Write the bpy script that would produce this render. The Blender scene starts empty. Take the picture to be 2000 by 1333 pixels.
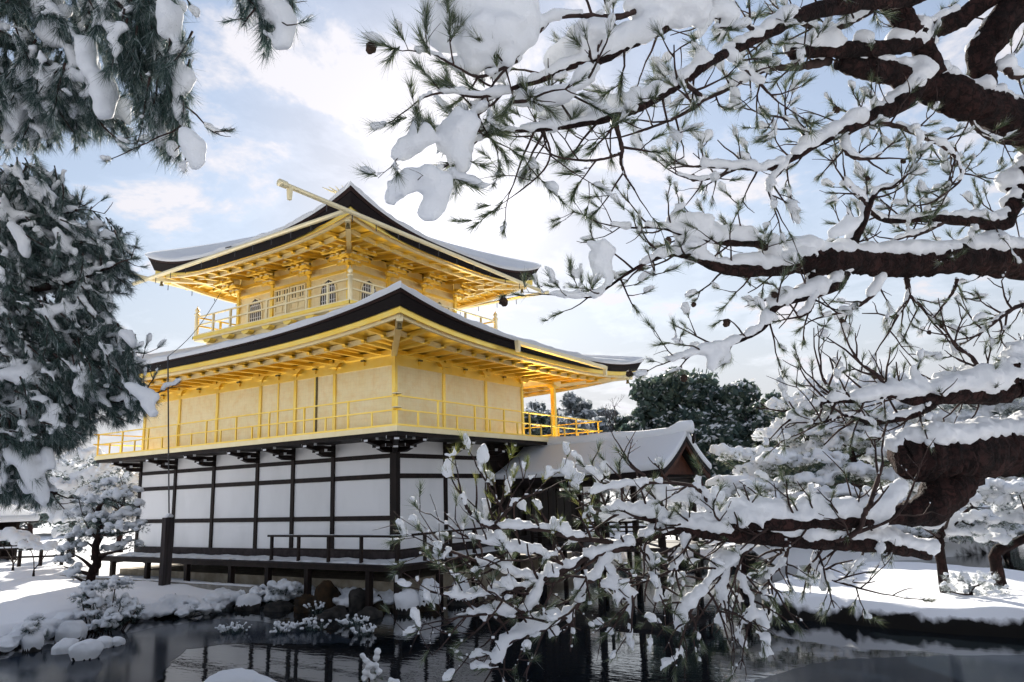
import bpy, math, random
import numpy as np
from mathutils import Vector, Matrix

random.seed(7)
rng = np.random.default_rng(7)
scene = bpy.context.scene
COL = scene.collection
R_ = math.radians

# ------------------------------------------------------------------ camera
CAM = np.array([-14.9197, -13.7177, 1.3582])
AX_R = np.array([0.55604707, -0.83051557, -0.03248898])
AX_U = np.array([-0.14897535, -0.13804574, 0.97915766])
AX_F = np.array([0.81769065, 0.53961769, 0.20048628])
FPX = 1455.41
cam_data = bpy.data.cameras.new('camera')
cam_data.sensor_width = 36.0
cam_data.lens = 36.0 * FPX / 2000.0
cam_data.clip_start = 0.05
cam_data.clip_end = 2000.0
cam = bpy.data.objects.new('camera', cam_data)
COL.objects.link(cam)
cam.matrix_world = Matrix(((AX_R[0], AX_U[0], -AX_F[0], CAM[0]), (AX_R[1], AX_U[1], -AX_F[1], CAM[1]),
                           (AX_R[2], AX_U[2], -AX_F[2], CAM[2]), (0, 0, 0, 1)))
scene.camera = cam

def at(u, v, t):
    """world point seen at photo pixel (u, v) at depth t metres along the view axis"""
    return CAM + (AX_F + AX_R * ((u - 1000.0) / FPX) - AX_U * ((v - 666.5) / FPX)) * t

def atz(u, v, z):
    d = AX_F + AX_R * ((u - 1000.0) / FPX) - AX_U * ((v - 666.5) / FPX)
    return CAM + d * ((z - CAM[2]) / d[2])

# ------------------------------------------------------------------ sky, sun, exposure
SUN_DIR = Vector((0.74229, 0.55542, 0.37485)).normalized()
SUN_EL = math.asin(SUN_DIR.z)
SUN_ROT = math.pi / 2 - math.atan2(SUN_DIR.y, SUN_DIR.x)
world = bpy.data.worlds.new('World')
scene.world = world
world.use_nodes = True
nt = world.node_tree
nt.nodes.clear()
def N(tree, kind, **kw):
    n = tree.nodes.new(kind)
    for k, v in kw.items():
        if k in n.bl_rna.properties and k != 'inputs':
            setattr(n, k, v)
    return n
def L(tree, a, b):
    tree.links.new(a, b)
def math_node(tree, op, a, b=None, clamp=False):
    n = tree.nodes.new('ShaderNodeMath')
    n.operation = op
    n.use_clamp = clamp
    for i, x in enumerate((a, b)):
        if x is None:
            continue
        if isinstance(x, (int, float)):
            n.inputs[i].default_value = x
        else:
            tree.links.new(x, n.inputs[i])
    return n.outputs[0]
def ramp_node(tree, fac, stops):
    n = tree.nodes.new('ShaderNodeValToRGB')
    while len(n.color_ramp.elements) < len(stops):
        n.color_ramp.elements.new(0.5)
    for e, (p, c) in zip(n.color_ramp.elements, stops):
        e.position = p
        e.color = (c, c, c, 1) if isinstance(c, (int, float)) else (*c, 1)
    tree.links.new(fac, n.inputs[0])
    return n.outputs[0]
def mix_node(tree, fac, a, b, blend='MIX'):
    n = tree.nodes.new('ShaderNodeMix')
    n.data_type = 'RGBA'
    n.blend_type = blend
    n.clamp_factor = True
    for sock, x in ((n.inputs[0], fac), (n.inputs[6], a), (n.inputs[7], b)):
        if isinstance(x, (int, float)):
            sock.default_value = x
        elif isinstance(x, tuple):
            sock.default_value = (*x, 1)
        else:
            tree.links.new(x, sock)
    return n.outputs[2]

SKY_STRENGTH = 0.069
sky = nt.nodes.new('ShaderNodeTexSky')
sky.sky_type = 'NISHITA'
sky.sun_disc = False
sky.sun_elevation = SUN_EL
sky.sun_rotation = SUN_ROT
sky.altitude = 100
sky.air_density = 1.25
sky.dust_density = 0.25
sky.ozone_density = 2.6
tc = nt.nodes.new('ShaderNodeTexCoord')
sep = nt.nodes.new('ShaderNodeSeparateXYZ')
L(nt, tc.outputs['Generated'], sep.inputs[0])
zc = math_node(nt, 'ADD', math_node(nt, 'MAXIMUM', sep.outputs[2], 0.0), 0.16)
cx = math_node(nt, 'DIVIDE', sep.outputs[0], zc)
cy = math_node(nt, 'DIVIDE', sep.outputs[1], zc)
comb = nt.nodes.new('ShaderNodeCombineXYZ')
L(nt, cx, comb.inputs[0]); L(nt, cy, comb.inputs[1])
comb.inputs[2].default_value = 8.8
big = N(nt, 'ShaderNodeTexNoise'); big.inputs['Scale'].default_value = 2.6
big.inputs['Detail'].default_value = 9; big.inputs['Roughness'].default_value = 0.62
big.inputs['Distortion'].default_value = 0.25
L(nt, comb.outputs[0], big.inputs['Vector'])
cover = ramp_node(nt, big.outputs['Fac'], [(0.47, 0.0), (0.61, 1.0)])
# thin veil of high cloud that thickens toward the horizon
low = ramp_node(nt, sep.outputs[2], [(0.0, 0.97), (0.12, 0.88), (0.22, 0.66), (0.36, 0.44), (0.6, 0.30)])
# clouds scatter sunlight forward: brighter close to the sun
dotn = nt.nodes.new('ShaderNodeVectorMath'); dotn.operation = 'DOT_PRODUCT'
L(nt, tc.outputs['Generated'], dotn.inputs[0]); dotn.inputs[1].default_value = SUN_DIR
dpos = math_node(nt, 'MAXIMUM', dotn.outputs['Value'], 0.0)
cover2 = math_node(nt, 'MAXIMUM', math_node(nt, 'MAXIMUM', cover, low), math_node(nt, 'MULTIPLY', math_node(nt, 'POWER', dpos, 16.0), 0.92), True)
glow = math_node(nt, 'MULTIPLY', math_node(nt, 'POWER', dpos, 170.0), 5.0)
glow2 = math_node(nt, 'MULTIPLY', math_node(nt, 'POWER', dpos, 8.0), 1.2)
cl = math_node(nt, 'ADD', math_node(nt, 'ADD', glow, glow2), 5.7)
cl = math_node(nt, 'MULTIPLY', cl, math_node(nt, 'ADD', math_node(nt, 'MULTIPLY', cover, 0.22), 0.78))
ccol = nt.nodes.new('ShaderNodeVectorMath'); ccol.operation = 'SCALE'
ccol.inputs[0].default_value = (0.98, 0.965, 1.03)
L(nt, cl, ccol.inputs['Scale'])
skymix = mix_node(nt, cover2, sky.outputs[0], ccol.outputs[0])
bg = nt.nodes.new('ShaderNodeBackground')
bg.inputs['Strength'].default_value = SKY_STRENGTH
L(nt, skymix, bg.inputs['Color'])
wout = nt.nodes.new('ShaderNodeOutputWorld')
L(nt, bg.outputs[0], wout.inputs['Surface'])

sun_data = bpy.data.lights.new('sun', 'SUN')
sun_data.energy = 5.0
sun_data.angle = R_(0.6)
sun_data.color = (1.0, 0.93, 0.82)
sun = bpy.data.objects.new('sun', sun_data)
COL.objects.link(sun)
sun.rotation_euler = SUN_DIR.to_track_quat('Z', 'Y').to_euler()

scene.view_settings.view_transform = 'Standard'
scene.view_settings.look = 'None'
scene.view_settings.exposure = 1.1
scene.view_settings.gamma = 1.0
scene.render.engine = 'CYCLES'
scene.cycles.max_bounces = 6
scene.cycles.diffuse_bounces = 4
scene.cycles.glossy_bounces = 4
scene.cycles.transmission_bounces = 4
scene.cycles.transparent_max_bounces = 4
scene.cycles.use_denoising = True
scene.cycles.use_adaptive_sampling = True
scene.cycles.adaptive_threshold = 0.025
scene.cycles.sample_clamp_indirect = 6.0

# ------------------------------------------------------------------ materials
MATS = {}
def new_mat(name):
    m = bpy.data.materials.new(name)
    m.use_nodes = True
    t = m.node_tree
    b = t.nodes['Principled BSDF']
    MATS[name] = m
    return m, t, b
def noise(t, scale, detail=4, rough=0.55, vec=None, stretch=None):
    tcn = t.nodes.new('ShaderNodeTexCoord')
    n = t.nodes.new('ShaderNodeTexNoise')
    n.inputs['Scale'].default_value = scale
    n.inputs['Detail'].default_value = detail
    n.inputs['Roughness'].default_value = rough
    if stretch:
        mp = t.nodes.new('ShaderNodeMapping')
        mp.inputs['Scale'].default_value = stretch
        L(t, tcn.outputs['Object'], mp.inputs[0]); L(t, mp.outputs[0], n.inputs['Vector'])
    else:
        L(t, tcn.outputs['Object'], n.inputs['Vector'])
    return n.outputs['Fac']
def bump(t, b, h, strength, dist=0.02):
    n = t.nodes.new('ShaderNodeBump')
    n.inputs['Strength'].default_value = strength
    n.inputs['Distance'].default_value = dist
    L(t, h, n.inputs['Height']); L(t, n.outputs[0], b.inputs['Normal'])
def simple(name, c1, c2, scale, rough, metallic=0.0, bump_s=0.0, bump_d=0.01, stretch=None, detail=5, lo=0.35, hi=0.65):
    m, t, b = new_mat(name)
    f = noise(t, scale, detail, stretch=stretch)
    L(t, mix_node(t, ramp_node(t, f, [(lo, 0.0), (hi, 1.0)]), c1, c2), b.inputs['Base Color'])
    b.inputs['Roughness'].default_value = rough
    b.inputs['Metallic'].default_value = metallic
    if bump_s:
        bump(t, b, f, bump_s, bump_d)
    if metallic == 0.0:
        b.inputs['Specular IOR Level'].default_value = 0.5 if max(c2) > 0.2 else 0.18
    return m

simple('gold', (1.0, 0.695, 0.13), (1.0, 0.76, 0.22), 2.5, 0.36, 1.0, 0.15, 0.004)
# gold leaf laid in small squares on the wall panels
m, t, b = new_mat('gold_leaf')
f = noise(t, 1.3, 5)
f2 = noise(t, 30.0, 3, stretch=(1, 1, 0.25))
tcn = t.nodes.new('ShaderNodeTexCoord')
br = t.nodes.new('ShaderNodeTexBrick')
br.inputs['Scale'].default_value = 1.0
br.inputs['Mortar Size'].default_value = 0.006
br.inputs['Brick Width'].default_value = 0.11
br.inputs['Row Height'].default_value = 0.11
br.offset = 0.0
br.inputs['Color1'].default_value = (0.9, 0.9, 0.9, 1); br.inputs['Color2'].default_value = (1, 1, 1, 1)
br.inputs['Mortar'].default_value = (0.72, 0.72, 0.72, 1)
sp = t.nodes.new('ShaderNodeSeparateXYZ'); L(t, tcn.outputs['Object'], sp.inputs[0])
cb = t.nodes.new('ShaderNodeCombineXYZ')
L(t, math_node(t, 'ADD', sp.outputs[0], sp.outputs[1]), cb.inputs[0]); L(t, sp.outputs[2], cb.inputs[1])
L(t, cb.outputs[0], br.inputs['Vector'])
base = mix_node(t, ramp_node(t, f, [(0.3, 0.0), (0.7, 1.0)]), (0.89, 0.755, 0.44), (0.94, 0.82, 0.54))
base = mix_node(t, ramp_node(t, noise(t, 3.5, 6, 0.65), [(0.45, 0.0), (0.8, 0.55)]), base, (0.80, 0.52, 0.16))
base = mix_node(t, 0.22, base, br.outputs['Color'], 'MULTIPLY')
L(t, base, b.inputs['Base Color'])
b.inputs['Metallic'].default_value = 0.92
L(t, math_node(t, 'ADD', math_node(t, 'MULTIPLY', f2, 0.2), 0.36), b.inputs['Roughness'])
bump(t, b, f2, 0.12, 0.004)
simple('gold_pale', (0.90, 0.77, 0.47), (0.95, 0.84, 0.56), 3.0, 0.5, 0.7)
simple('dark_wood', (0.008, 0.005, 0.0045), (0.022, 0.013, 0.010), 6.0, 0.55, 0, 0.3, 0.004, (1, 1, 0.2))
simple('deck_wood', (0.02, 0.015, 0.015), (0.045, 0.035, 0.036), 6.0, 0.6, 0, 0.3, 0.004)
simple('shingle', (0.006, 0.0045, 0.005), (0.016, 0.010, 0.010), 30.0, 0.7, 0, 0.5, 0.01, (0.3, 0.3, 3))
simple('shingle_edge', (0.020, 0.010, 0.009), (0.042, 0.022, 0.019), 30.0, 0.7, 0, 0.5, 0.01, (0.3, 0.3, 3))
simple('plaster', (0.78, 0.775, 0.765), (0.89, 0.885, 0.88), 0.9, 0.85, 0, 0.2, 0.006, (1, 1, 0.45), 8, 0.25, 0.6)
simple('white_paint', (0.72, 0.73, 0.75), (0.8, 0.8, 0.8), 8.0, 0.7)
simple('foundation', (0.26, 0.22, 0.16), (0.40, 0.35, 0.27), 3.0, 0.9, 0, 0.4, 0.02)
simple('stone', (0.16, 0.15, 0.13), (0.30, 0.28, 0.25), 4.0, 0.9, 0, 0.6, 0.03)
simple('brown_rock', (0.012, 0.010, 0.007), (0.050, 0.028, 0.013), 3.0, 0.85, 0, 0.8, 0.06)
simple('dark_rock', (0.012, 0.012, 0.012), (0.05, 0.045, 0.04), 4.0, 0.8, 0, 0.8, 0.05)
simple('red_wood', (0.045, 0.016, 0.009), (0.085, 0.03, 0.016), 6.0, 0.6, 0, 0.3, 0.004)
simple('cable_metal', (0.05, 0.05, 0.055), (0.08, 0.08, 0.085), 8.0, 0.5, 0.5)
simple('weathered_post', (0.022, 0.018, 0.018), (0.055, 0.045, 0.044), 9.0, 0.75, 0, 0.5, 0.01, (1, 1, 0.08))
simple('bell_metal', (0.12, 0.10, 0.05), (0.2, 0.16, 0.08), 8.0, 0.45, 0.8)
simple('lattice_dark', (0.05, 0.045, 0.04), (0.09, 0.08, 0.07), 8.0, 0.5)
m, t, b = new_mat('bark')
tcn = t.nodes.new('ShaderNodeTexCoord')
vo = t.nodes.new('ShaderNodeTexVoronoi'); vo.feature = 'DISTANCE_TO_EDGE'; vo.inputs['Scale'].default_value = 15.0
wn = t.nodes.new('ShaderNodeTexNoise'); wn.inputs['Scale'].default_value = 22.0; wn.inputs['Detail'].default_value = 6
L(t, tcn.outputs['Object'], wn.inputs['Vector'])
dv_ = t.nodes.new('ShaderNodeVectorMath'); dv_.operation = 'SCALE'; dv_.inputs['Scale'].default_value = 0.14
L(t, wn.outputs['Color'], dv_.inputs[0])
ad_ = t.nodes.new('ShaderNodeVectorMath'); ad_.operation = 'ADD'
L(t, tcn.outputs['Object'], ad_.inputs[0]); L(t, dv_.outputs[0], ad_.inputs[1]); L(t, ad_.outputs[0], vo.inputs['Vector'])
pl = ramp_node(t, vo.outputs['Distance'], [(0.0, 0.0), (0.16, 1.0)])
col = mix_node(t, ramp_node(t, noise(t, 9.0, 7, 0.65), [(0.35, 0.0), (0.7, 1.0)]), (0.009, 0.005, 0.005), (0.050, 0.021, 0.018))
L(t, mix_node(t, ramp_node(t, vo.outputs['Distance'], [(0.0, 0.35), (0.12, 1.0)]), (0.004, 0.003, 0.003), col), b.inputs['Base Color'])
b.inputs['Roughness'].default_value = 0.9
b.inputs['Specular IOR Level'].default_value = 0.2
bump(t, b, math_node(t, 'ADD', pl, math_node(t, 'MULTIPLY', noise(t, 70.0, 5, 0.7), 0.8)), 0.9, 0.02)
simple('twig', (0.018, 0.012, 0.011), (0.055, 0.034, 0.03), 20.0, 0.85)
simple('cone', (0.018, 0.012, 0.010), (0.05, 0.03, 0.02), 40.0, 0.8, 0, 0.6, 0.004)
simple('far_bark', (0.06, 0.05, 0.05), (0.16, 0.14, 0.14), 4.0, 0.9)
simple('bare_soil', (0.02, 0.016, 0.012), (0.06, 0.05, 0.04), 5.0, 0.95, 0, 0.8, 0.05)

def leaf_mat(name, cols, rough=0.55, trans=0.25):
    m, t, b = new_mat(name)
    g = t.nodes.new('ShaderNodeNewGeometry')
    n = t.nodes.new('ShaderNodeValToRGB')
    while len(n.color_ramp.elements) < len(cols):
        n.color_ramp.elements.new(0.5)
    for i, (e, c) in enumerate(zip(n.color_ramp.elements, cols)):
        e.position = i / (len(cols) - 1); e.color = (*c, 1)
    L(t, g.outputs['Random Per Island'], n.inputs[0])
    L(t, n.outputs[0], b.inputs['Base Color'])
    b.inputs['Roughness'].default_value = rough
    tr = t.nodes.new('ShaderNodeBsdfTranslucent')
    L(t, n.outputs[0], tr.inputs[0])
    mx = t.nodes.new('ShaderNodeMixShader'); mx.inputs[0].default_value = trans
    out = t.nodes['Material Output']
    L(t, b.outputs[0], mx.inputs[1]); L(t, tr.outputs[0], mx.inputs[2]); L(t, mx.outputs[0], out.inputs['Surface'])
leaf_mat('needles', [(0.018, 0.040, 0.028), (0.03, 0.060, 0.035), (0.05, 0.08, 0.036), (0.085, 0.11, 0.045), (0.14, 0.16, 0.07), (0.42, 0.44, 0.42)])
leaf_mat('needles_lush', [(0.05, 0.08, 0.03), (0.12, 0.15, 0.04), (0.22, 0.23, 0.06), (0.32, 0.29, 0.10)], 0.55, 0.35)
leaf_mat('needles_dark', [(0.008, 0.028, 0.030), (0.014, 0.042, 0.040), (0.022, 0.058, 0.048), (0.045, 0.085, 0.065), (0.14, 0.19, 0.17), (0.45, 0.51, 0.53)])
leaf_mat('needles_frost', [(0.10, 0.13, 0.12), (0.25, 0.29, 0.28), (0.5, 0.54, 0.55), (0.75, 0.78, 0.8)])
leaf_mat('leaves_dark', [(0.040, 0.072, 0.070), (0.060, 0.098, 0.085), (0.085, 0.125, 0.095), (0.12, 0.15, 0.11)], 0.55, 0.3)  # far leaf tones lightened to stand in for haze
leaf_mat('leaves_frost', [(0.07, 0.09, 0.095), (0.14, 0.17, 0.18), (0.30, 0.33, 0.35), (0.62, 0.65, 0.69)], 0.55, 0.3)
leaf_mat('snow_flecks', [(0.7, 0.73, 0.77), (0.8, 0.82, 0.85), (0.86, 0.88, 0.9)], 0.7, 0.3)

m, t, b = new_mat('snow')
f = noise(t, 9.0, 6, 0.6)
f2 = noise(t, 60.0, 6, 0.75)
L(t, mix_node(t, f, (0.86, 0.88, 0.91), (0.92, 0.93, 0.95)), b.inputs['Base Color'])
b.inputs['Roughness'].default_value = 0.75
b.inputs['Specular IOR Level'].default_value = 0.25
bump(t, b, math_node(t, 'ADD', math_node(t, 'MULTIPLY', f, 0.8), math_node(t, 'MULTIPLY', f2, 0.7)), 0.6, 0.025)
tr = t.nodes.new('ShaderNodeBsdfTranslucent'); tr.inputs[0].default_value = (0.80, 0.86, 0.95, 1)
mx = t.nodes.new('ShaderNodeMixShader'); mx.inputs[0].default_value = 0.18
L(t, b.outputs[0], mx.inputs[1]); L(t, tr.outputs[0], mx.inputs[2]); L(t, mx.outputs[0], t.nodes['Material Output'].inputs['Surface'])

# ground: snow lying on the flat, bare earth and roots where the bank is too steep to hold it
m, t, b = new_mat('snowy_ground')
g = t.nodes.new('ShaderNodeNewGeometry')
sp = t.nodes.new('ShaderNodeSeparateXYZ'); L(t, g.outputs['Normal'], sp.inputs[0])
f = noise(t, 2.2, 7, 0.6)
st = math_node(t, 'ADD', sp.outputs[2], math_node(t, 'MULTIPLY', math_node(t, 'SUBTRACT', f, 0.5), 0.35))
sl = ramp_node(t, st, [(0.56, 0.0), (0.68, 1.0)])
L(t, mix_node(t, sl, (0.007, 0.006, 0.005), (0.90, 0.91, 0.94)), b.inputs['Base Color'])
b.inputs['Roughness'].default_value = 0.8
b.inputs['Specular IOR Level'].default_value = 0.2
bump(t, b, f, 0.25, 0.06)

m, t, b = new_mat('pond_water')
b.inputs['Base Color'].default_value = (0.006, 0.009, 0.012, 1)
b.inputs['Roughness'].default_value = 0.02
b.inputs['IOR'].default_value = 1.55
tcn = t.nodes.new('ShaderNodeTexCoord')
mp = t.nodes.new('ShaderNodeMapping')
mp.inputs['Rotation'].default_value = (0, 0, R_(33))
mp.inputs['Scale'].default_value = (3.2, 1.1, 1)
L(t, tcn.outputs['Object'], mp.inputs[0])
n1 = N(t, 'ShaderNodeTexNoise'); n1.inputs['Scale'].default_value = 2.4; n1.inputs['Detail'].default_value = 3
L(t, mp.outputs[0], n1.inputs['Vector'])
n2 = N(t, 'ShaderNodeTexNoise'); n2.inputs['Scale'].default_value = 0.14; n2.inputs['Detail'].default_value = 2
L(t, tcn.outputs['Object'], n2.inputs['Vector'])
hh = math_node(t, 'MULTIPLY', n1.outputs['Fac'], ramp_node(t, n2.outputs['Fac'], [(0.38, 0.12), (0.6, 1.0)]))
bump(t, b, hh, 0.2, 0.02)

m, t, b = new_mat('thin_ice')
f = noise(t, 0.8, 5, 0.6)
L(t, mix_node(t, f, (0.006, 0.010, 0.017), (0.018, 0.026, 0.038)), b.inputs['Base Color'])
L(t, math_node(t, 'ADD', math_node(t, 'MULTIPLY', f, 0.10), 0.08), b.inputs['Roughness'])
b.inputs['IOR'].default_value = 1.11

# ------------------------------------------------------------------ object helpers
def link(o, parent=None):
    COL.objects.link(o)
    if parent is not None:
        o.parent = parent
    return o
def mesh_obj(name, verts, faces, mat, parent=None, smooth=False, loc=None):
    me = bpy.data.meshes.new(name)
    me.from_pydata([tuple(v) for v in verts], [], faces)
    me.materials.append(MATS[mat])
    if smooth:
        me.shade_smooth()
    me.update()
    o = bpy.data.objects.new(name, me)
    if loc is not None:
        o.location = loc
    return link(o, parent)
def np_obj(name, verts, faces, mat, parent=None, smooth=False):
    """faces: int array (n, k) with k = 3 or 4"""
    verts = np.asarray(verts, np.float32); faces = np.asarray(faces, np.int32)
    me = bpy.data.meshes.new(name)
    me.vertices.add(len(verts)); me.vertices.foreach_set('co', verts.ravel())
    n, k = faces.shape
    me.loops.add(n * k); me.loops.foreach_set('vertex_index', faces.ravel())
    me.polygons.add(n); me.polygons.foreach_set('loop_start', np.arange(0, n * k, k, dtype=np.int32))
    me.materials.append(MATS[mat])
    me.update(calc_edges=True)
    if smooth:
        me.shade_smooth()
    return link(bpy.data.objects.new(name, me), parent)
def thing(name, label, cat, loc=(0, 0, 0), group=None):
    o = bpy.data.objects.new(name, None)
    o.empty_display_size = 0.3
    o.location = loc
    link(o)
    return tag(o, label, cat, group)
def tag(o, label=None, cat=None, group=None, kind=None):
    for k, v in (('label', label), ('category', cat), ('group', group), ('kind', kind)):
        if v:
            o[k] = v
    return o
BOXF = [(0, 3, 2, 1), (4, 5, 6, 7), (0, 1, 5, 4), (1, 2, 6, 5), (2, 3, 7, 6), (3, 0, 4, 7)]
def box(name, lo, hi, mat, parent=None):
    x0, y0, z0 = lo; x1, y1, z1 = hi
    v = [(x0, y0, z0), (x1, y0, z0), (x1, y1, z0), (x0, y1, z0), (x0, y0, z1), (x1, y0, z1), (x1, y1, z1), (x0, y1, z1)]
    return mesh_obj(name, v, BOXF, mat, parent)
def bar(name, p, q, w, h, mat, parent=None, taper=1.0):
    """beam of section w x h from p to q, h upright"""
    p, q = Vector(p), Vector(q)
    d = (q - p).normalized()
    s = d.cross(Vector((0, 0, 1)))
    s = Vector((1, 0, 0)) if s.length < 1e-4 else s.normalized()
    u = s.cross(d)
    v = []
    for c, k in ((p, 1.0), (q, taper)):
        for a, b_ in ((-1, -1), (1, -1), (1, 1), (-1, 1)):
            v.append(c + s * (a * w / 2 * k) + u * (b_ * h / 2 * k))
    return mesh_obj(name, v, [(3, 2, 1, 0), (4, 5, 6, 7), (0, 1, 5, 4), (1, 2, 6, 5), (2, 3, 7, 6), (3, 0, 4, 7)], mat, parent)
def tube_arrays(pts, rads, sides=8, cap=True):
    pts = np.asarray(pts, float); n = len(pts)
    tang = np.gradient(pts, axis=0)
    tang /= np.linalg.norm(tang, axis=1)[:, None] + 1e-9
    ref = np.array([0.31, 0.17, 0.93])
    s = np.cross(tang, ref); s /= np.linalg.norm(s, axis=1)[:, None] + 1e-9
    u = np.cross(s, tang)
    a = np.linspace(0, 2 * np.pi, sides, endpoint=False)
    rads = np.broadcast_to(np.asarray(rads, float), (n,))
    V = pts[:, None] + rads[:, None, None] * (np.cos(a)[None, :, None] * s[:, None] + np.sin(a)[None, :, None] * u[:, None])
    V = V.reshape(-1, 3)
    i = np.arange(n - 1)[:, None] * sides; j = np.arange(sides)[None]; k = (j + 1) % sides
    Fq = np.stack([i + j, i + k, i + sides + k, i + sides + j], -1).reshape(-1, 4)
    if cap:
        c0 = len(V); V = np.vstack([V, pts[:1], pts[-1:]])
        e = (n - 1) * sides
        F2 = [[c0, (q + 1) % sides, q, c0] for q in range(sides)] + [[c0 + 1, e + q, e + (q + 1) % sides, c0 + 1] for q in range(sides)]
    else:
        F2 = []
    return V, Fq, F2
def tube(name, pts, rads, mat, parent=None, sides=8, smooth=True):
    V, Fq, F2 = tube_arrays(pts, rads, sides)
    return mesh_obj(name, V.tolist(), Fq.tolist() + [f[:3] for f in F2], mat, parent, smooth)
# ================================================================== golden pavilion
PAV = thing('golden_pavilion', 'three storey pavilion with gold leaf upper floors and white plastered ground floor under snowy roofs', 'pavilion', (0, 0, 0))
YP = [0.0, 2.29, 3.97, 5.59, 7.76, 9.86, 11.96]
XP = [0.0, 2.12, 4.24, 6.36, 8.48]
DB = 1.11

def ring_surface(outer, inner, nt_, ns, zf):
    """four-sided band between two rectangles (x0, x1, y0, y1); s = 0 outside, 1 inside"""
    V, Fc = [], []
    def corners(r):
        x0, x1, y0, y1 = r
        return [(x0, y0), (x1, y0), (x1, y1), (x0, y1)]
    co, ci = corners(outer), corners(inner)
    for k in range(4):
        a0, a1 = co[k], co[(k + 1) % 4]; b0, b1 = ci[k], ci[(k + 1) % 4]
        base = len(V)
        for i in range(nt_ + 1):
            t_ = -1 + 2 * i / nt_; w = (t_ + 1) / 2
            for j in range(ns + 1):
                s_ = j / ns
                ox, oy = a0[0] + (a1[0] - a0[0]) * w, a0[1] + (a1[1] - a0[1]) * w
                ix, iy = b0[0] + (b1[0] - b0[0]) * w, b0[1] + (b1[1] - b0[1]) * w
                V.append((ox + (ix - ox) * s_, oy + (iy - oy) * s_, zf(s_, t_)))
        for i in range(nt_):
            for j in range(ns):
                q = base + i * (ns + 1) + j
                Fc.append((q, q + ns + 1, q + ns + 2, q + 1))
    return V, Fc
def grow(r, d):
    return (r[0] - d, r[1] + d, r[2] - d, r[3] + d)

def curved_roof(name, label, outer, inner, z0, lift, ztop, pw, prof, th0, th1, snow_t, parent):
    ze = lambda t_: z0 + lift * abs(t_) ** pw
    th = lambda t_: th0 + (th1 - th0) * abs(t_) ** 3
    g = lambda s_: prof * s_ + (1 - prof) * s_ * s_
    top = lambda s_, t_: ze(t_) + (ztop - ze(t_)) * g(s_)
    V, Fc = ring_surface(outer, inner, 36, 10, top)
    roof = mesh_obj(name, V, Fc, 'shingle', parent, True)
    if label:
        roof['label'] = label
    # layered shingle edge: thin brown course above, dark courses stepping in below
    o1 = grow(outer, 0.015); o2 = grow(outer, -0.035); o3 = grow(outer, -0.05); o4 = grow(outer, -0.17)
    V, Fc = ring_surface(o1, o2, 36, 1, lambda s_, t_: ze(t_) + 0.012 - s_ * th(t_) * 0.27)
    mesh_obj('shingle_course', V, Fc, 'shingle_edge', roof)
    V, Fc = ring_surface(o3, o4, 36, 2, lambda s_, t_: ze(t_) - th(t_) * (0.27 + 0.73 * s_))
    mesh_obj('shingle_course', V, Fc, 'shingle', roof)
    V, Fc = ring_surface(o2, o3, 36, 1, lambda s_, t_: ze(t_) - th(t_) * 0.27 + 0.002)
    mesh_obj('shingle_course', V, Fc, 'shingle', roof)
    # snow blanket with a rounded rim
    so = grow(outer, 0.03)
    rnd = random.Random(5)
    ph = [rnd.uniform(0, 6.28) for _ in range(8)]
    def snow(s_, t_):
        wob = 0.020 * math.sin(t_ * 17 + ph[0] + 2 * s_) + 0.016 * math.sin(t_ * 41 + ph[1]) * math.sin(t_ * 7 + ph[3]) + 0.010 * math.sin(t_ * 89 + ph[2] + 3 * s_) * math.sin(t_ * 13 + ph[4])
        if s_ <= 0.0:
            return ze(t_) - 0.012
        if s_ < 0.015:
            return ze(t_) + snow_t * 0.55 + wob
        if s_ < 0.03:
            return ze(t_) + snow_t * 0.9 + wob
        return top(s_, t_) + snow_t + wob
    V, Fc = [], []
    def ring_snow(nt_, ss):
        V, Fc = [], []
        co = [(so[0], so[2]), (so[1], so[2]), (so[1], so[3]), (so[0], so[3])]
        ci = [(inner[0], inner[2]), (inner[1], inner[2]), (inner[1], inner[3]), (inner[0], inner[3])]
        for k in range(4):
            a0, a1 = co[k], co[(k + 1) % 4]; b0, b1 = ci[k], ci[(k + 1) % 4]
            base = len(V)
            for i in range(nt_ + 1):
                t_ = -1 + 2 * i / nt_; w = (t_ + 1) / 2
                for j, s_ in enumerate(ss):
                    sh = -0.012 if j == 1 else (0.004 if j == 2 else s_)
                    ox, oy = a0[0] + (a1[0] - a0[0]) * w, a0[1] + (a1[1] - a0[1]) * w
                    ix, iy = b0[0] + (b1[0] - b0[0]) * w, b0[1] + (b1[1] - b0[1]) * w
                    V.append((ox + (ix - ox) * sh, oy + (iy - oy) * sh, snow(s_, t_)))
            n_ = len(ss)
            for i in range(nt_):
                for j in range(n_ - 1):
                    q = base + i * n_ + j
                    Fc.append((q, q + n_, q + n_ + 1, q + 1))
        return V, Fc
    V, Fc = ring_snow(150, [0.0, 0.008, 0.02, 0.045, 0.1, 0.2, 0.35, 0.5, 0.65, 0.8, 0.92, 1.0])
    mesh_obj('snow_layer', V, Fc, 'snow', roof, True)
    return roof, ze, th

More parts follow.
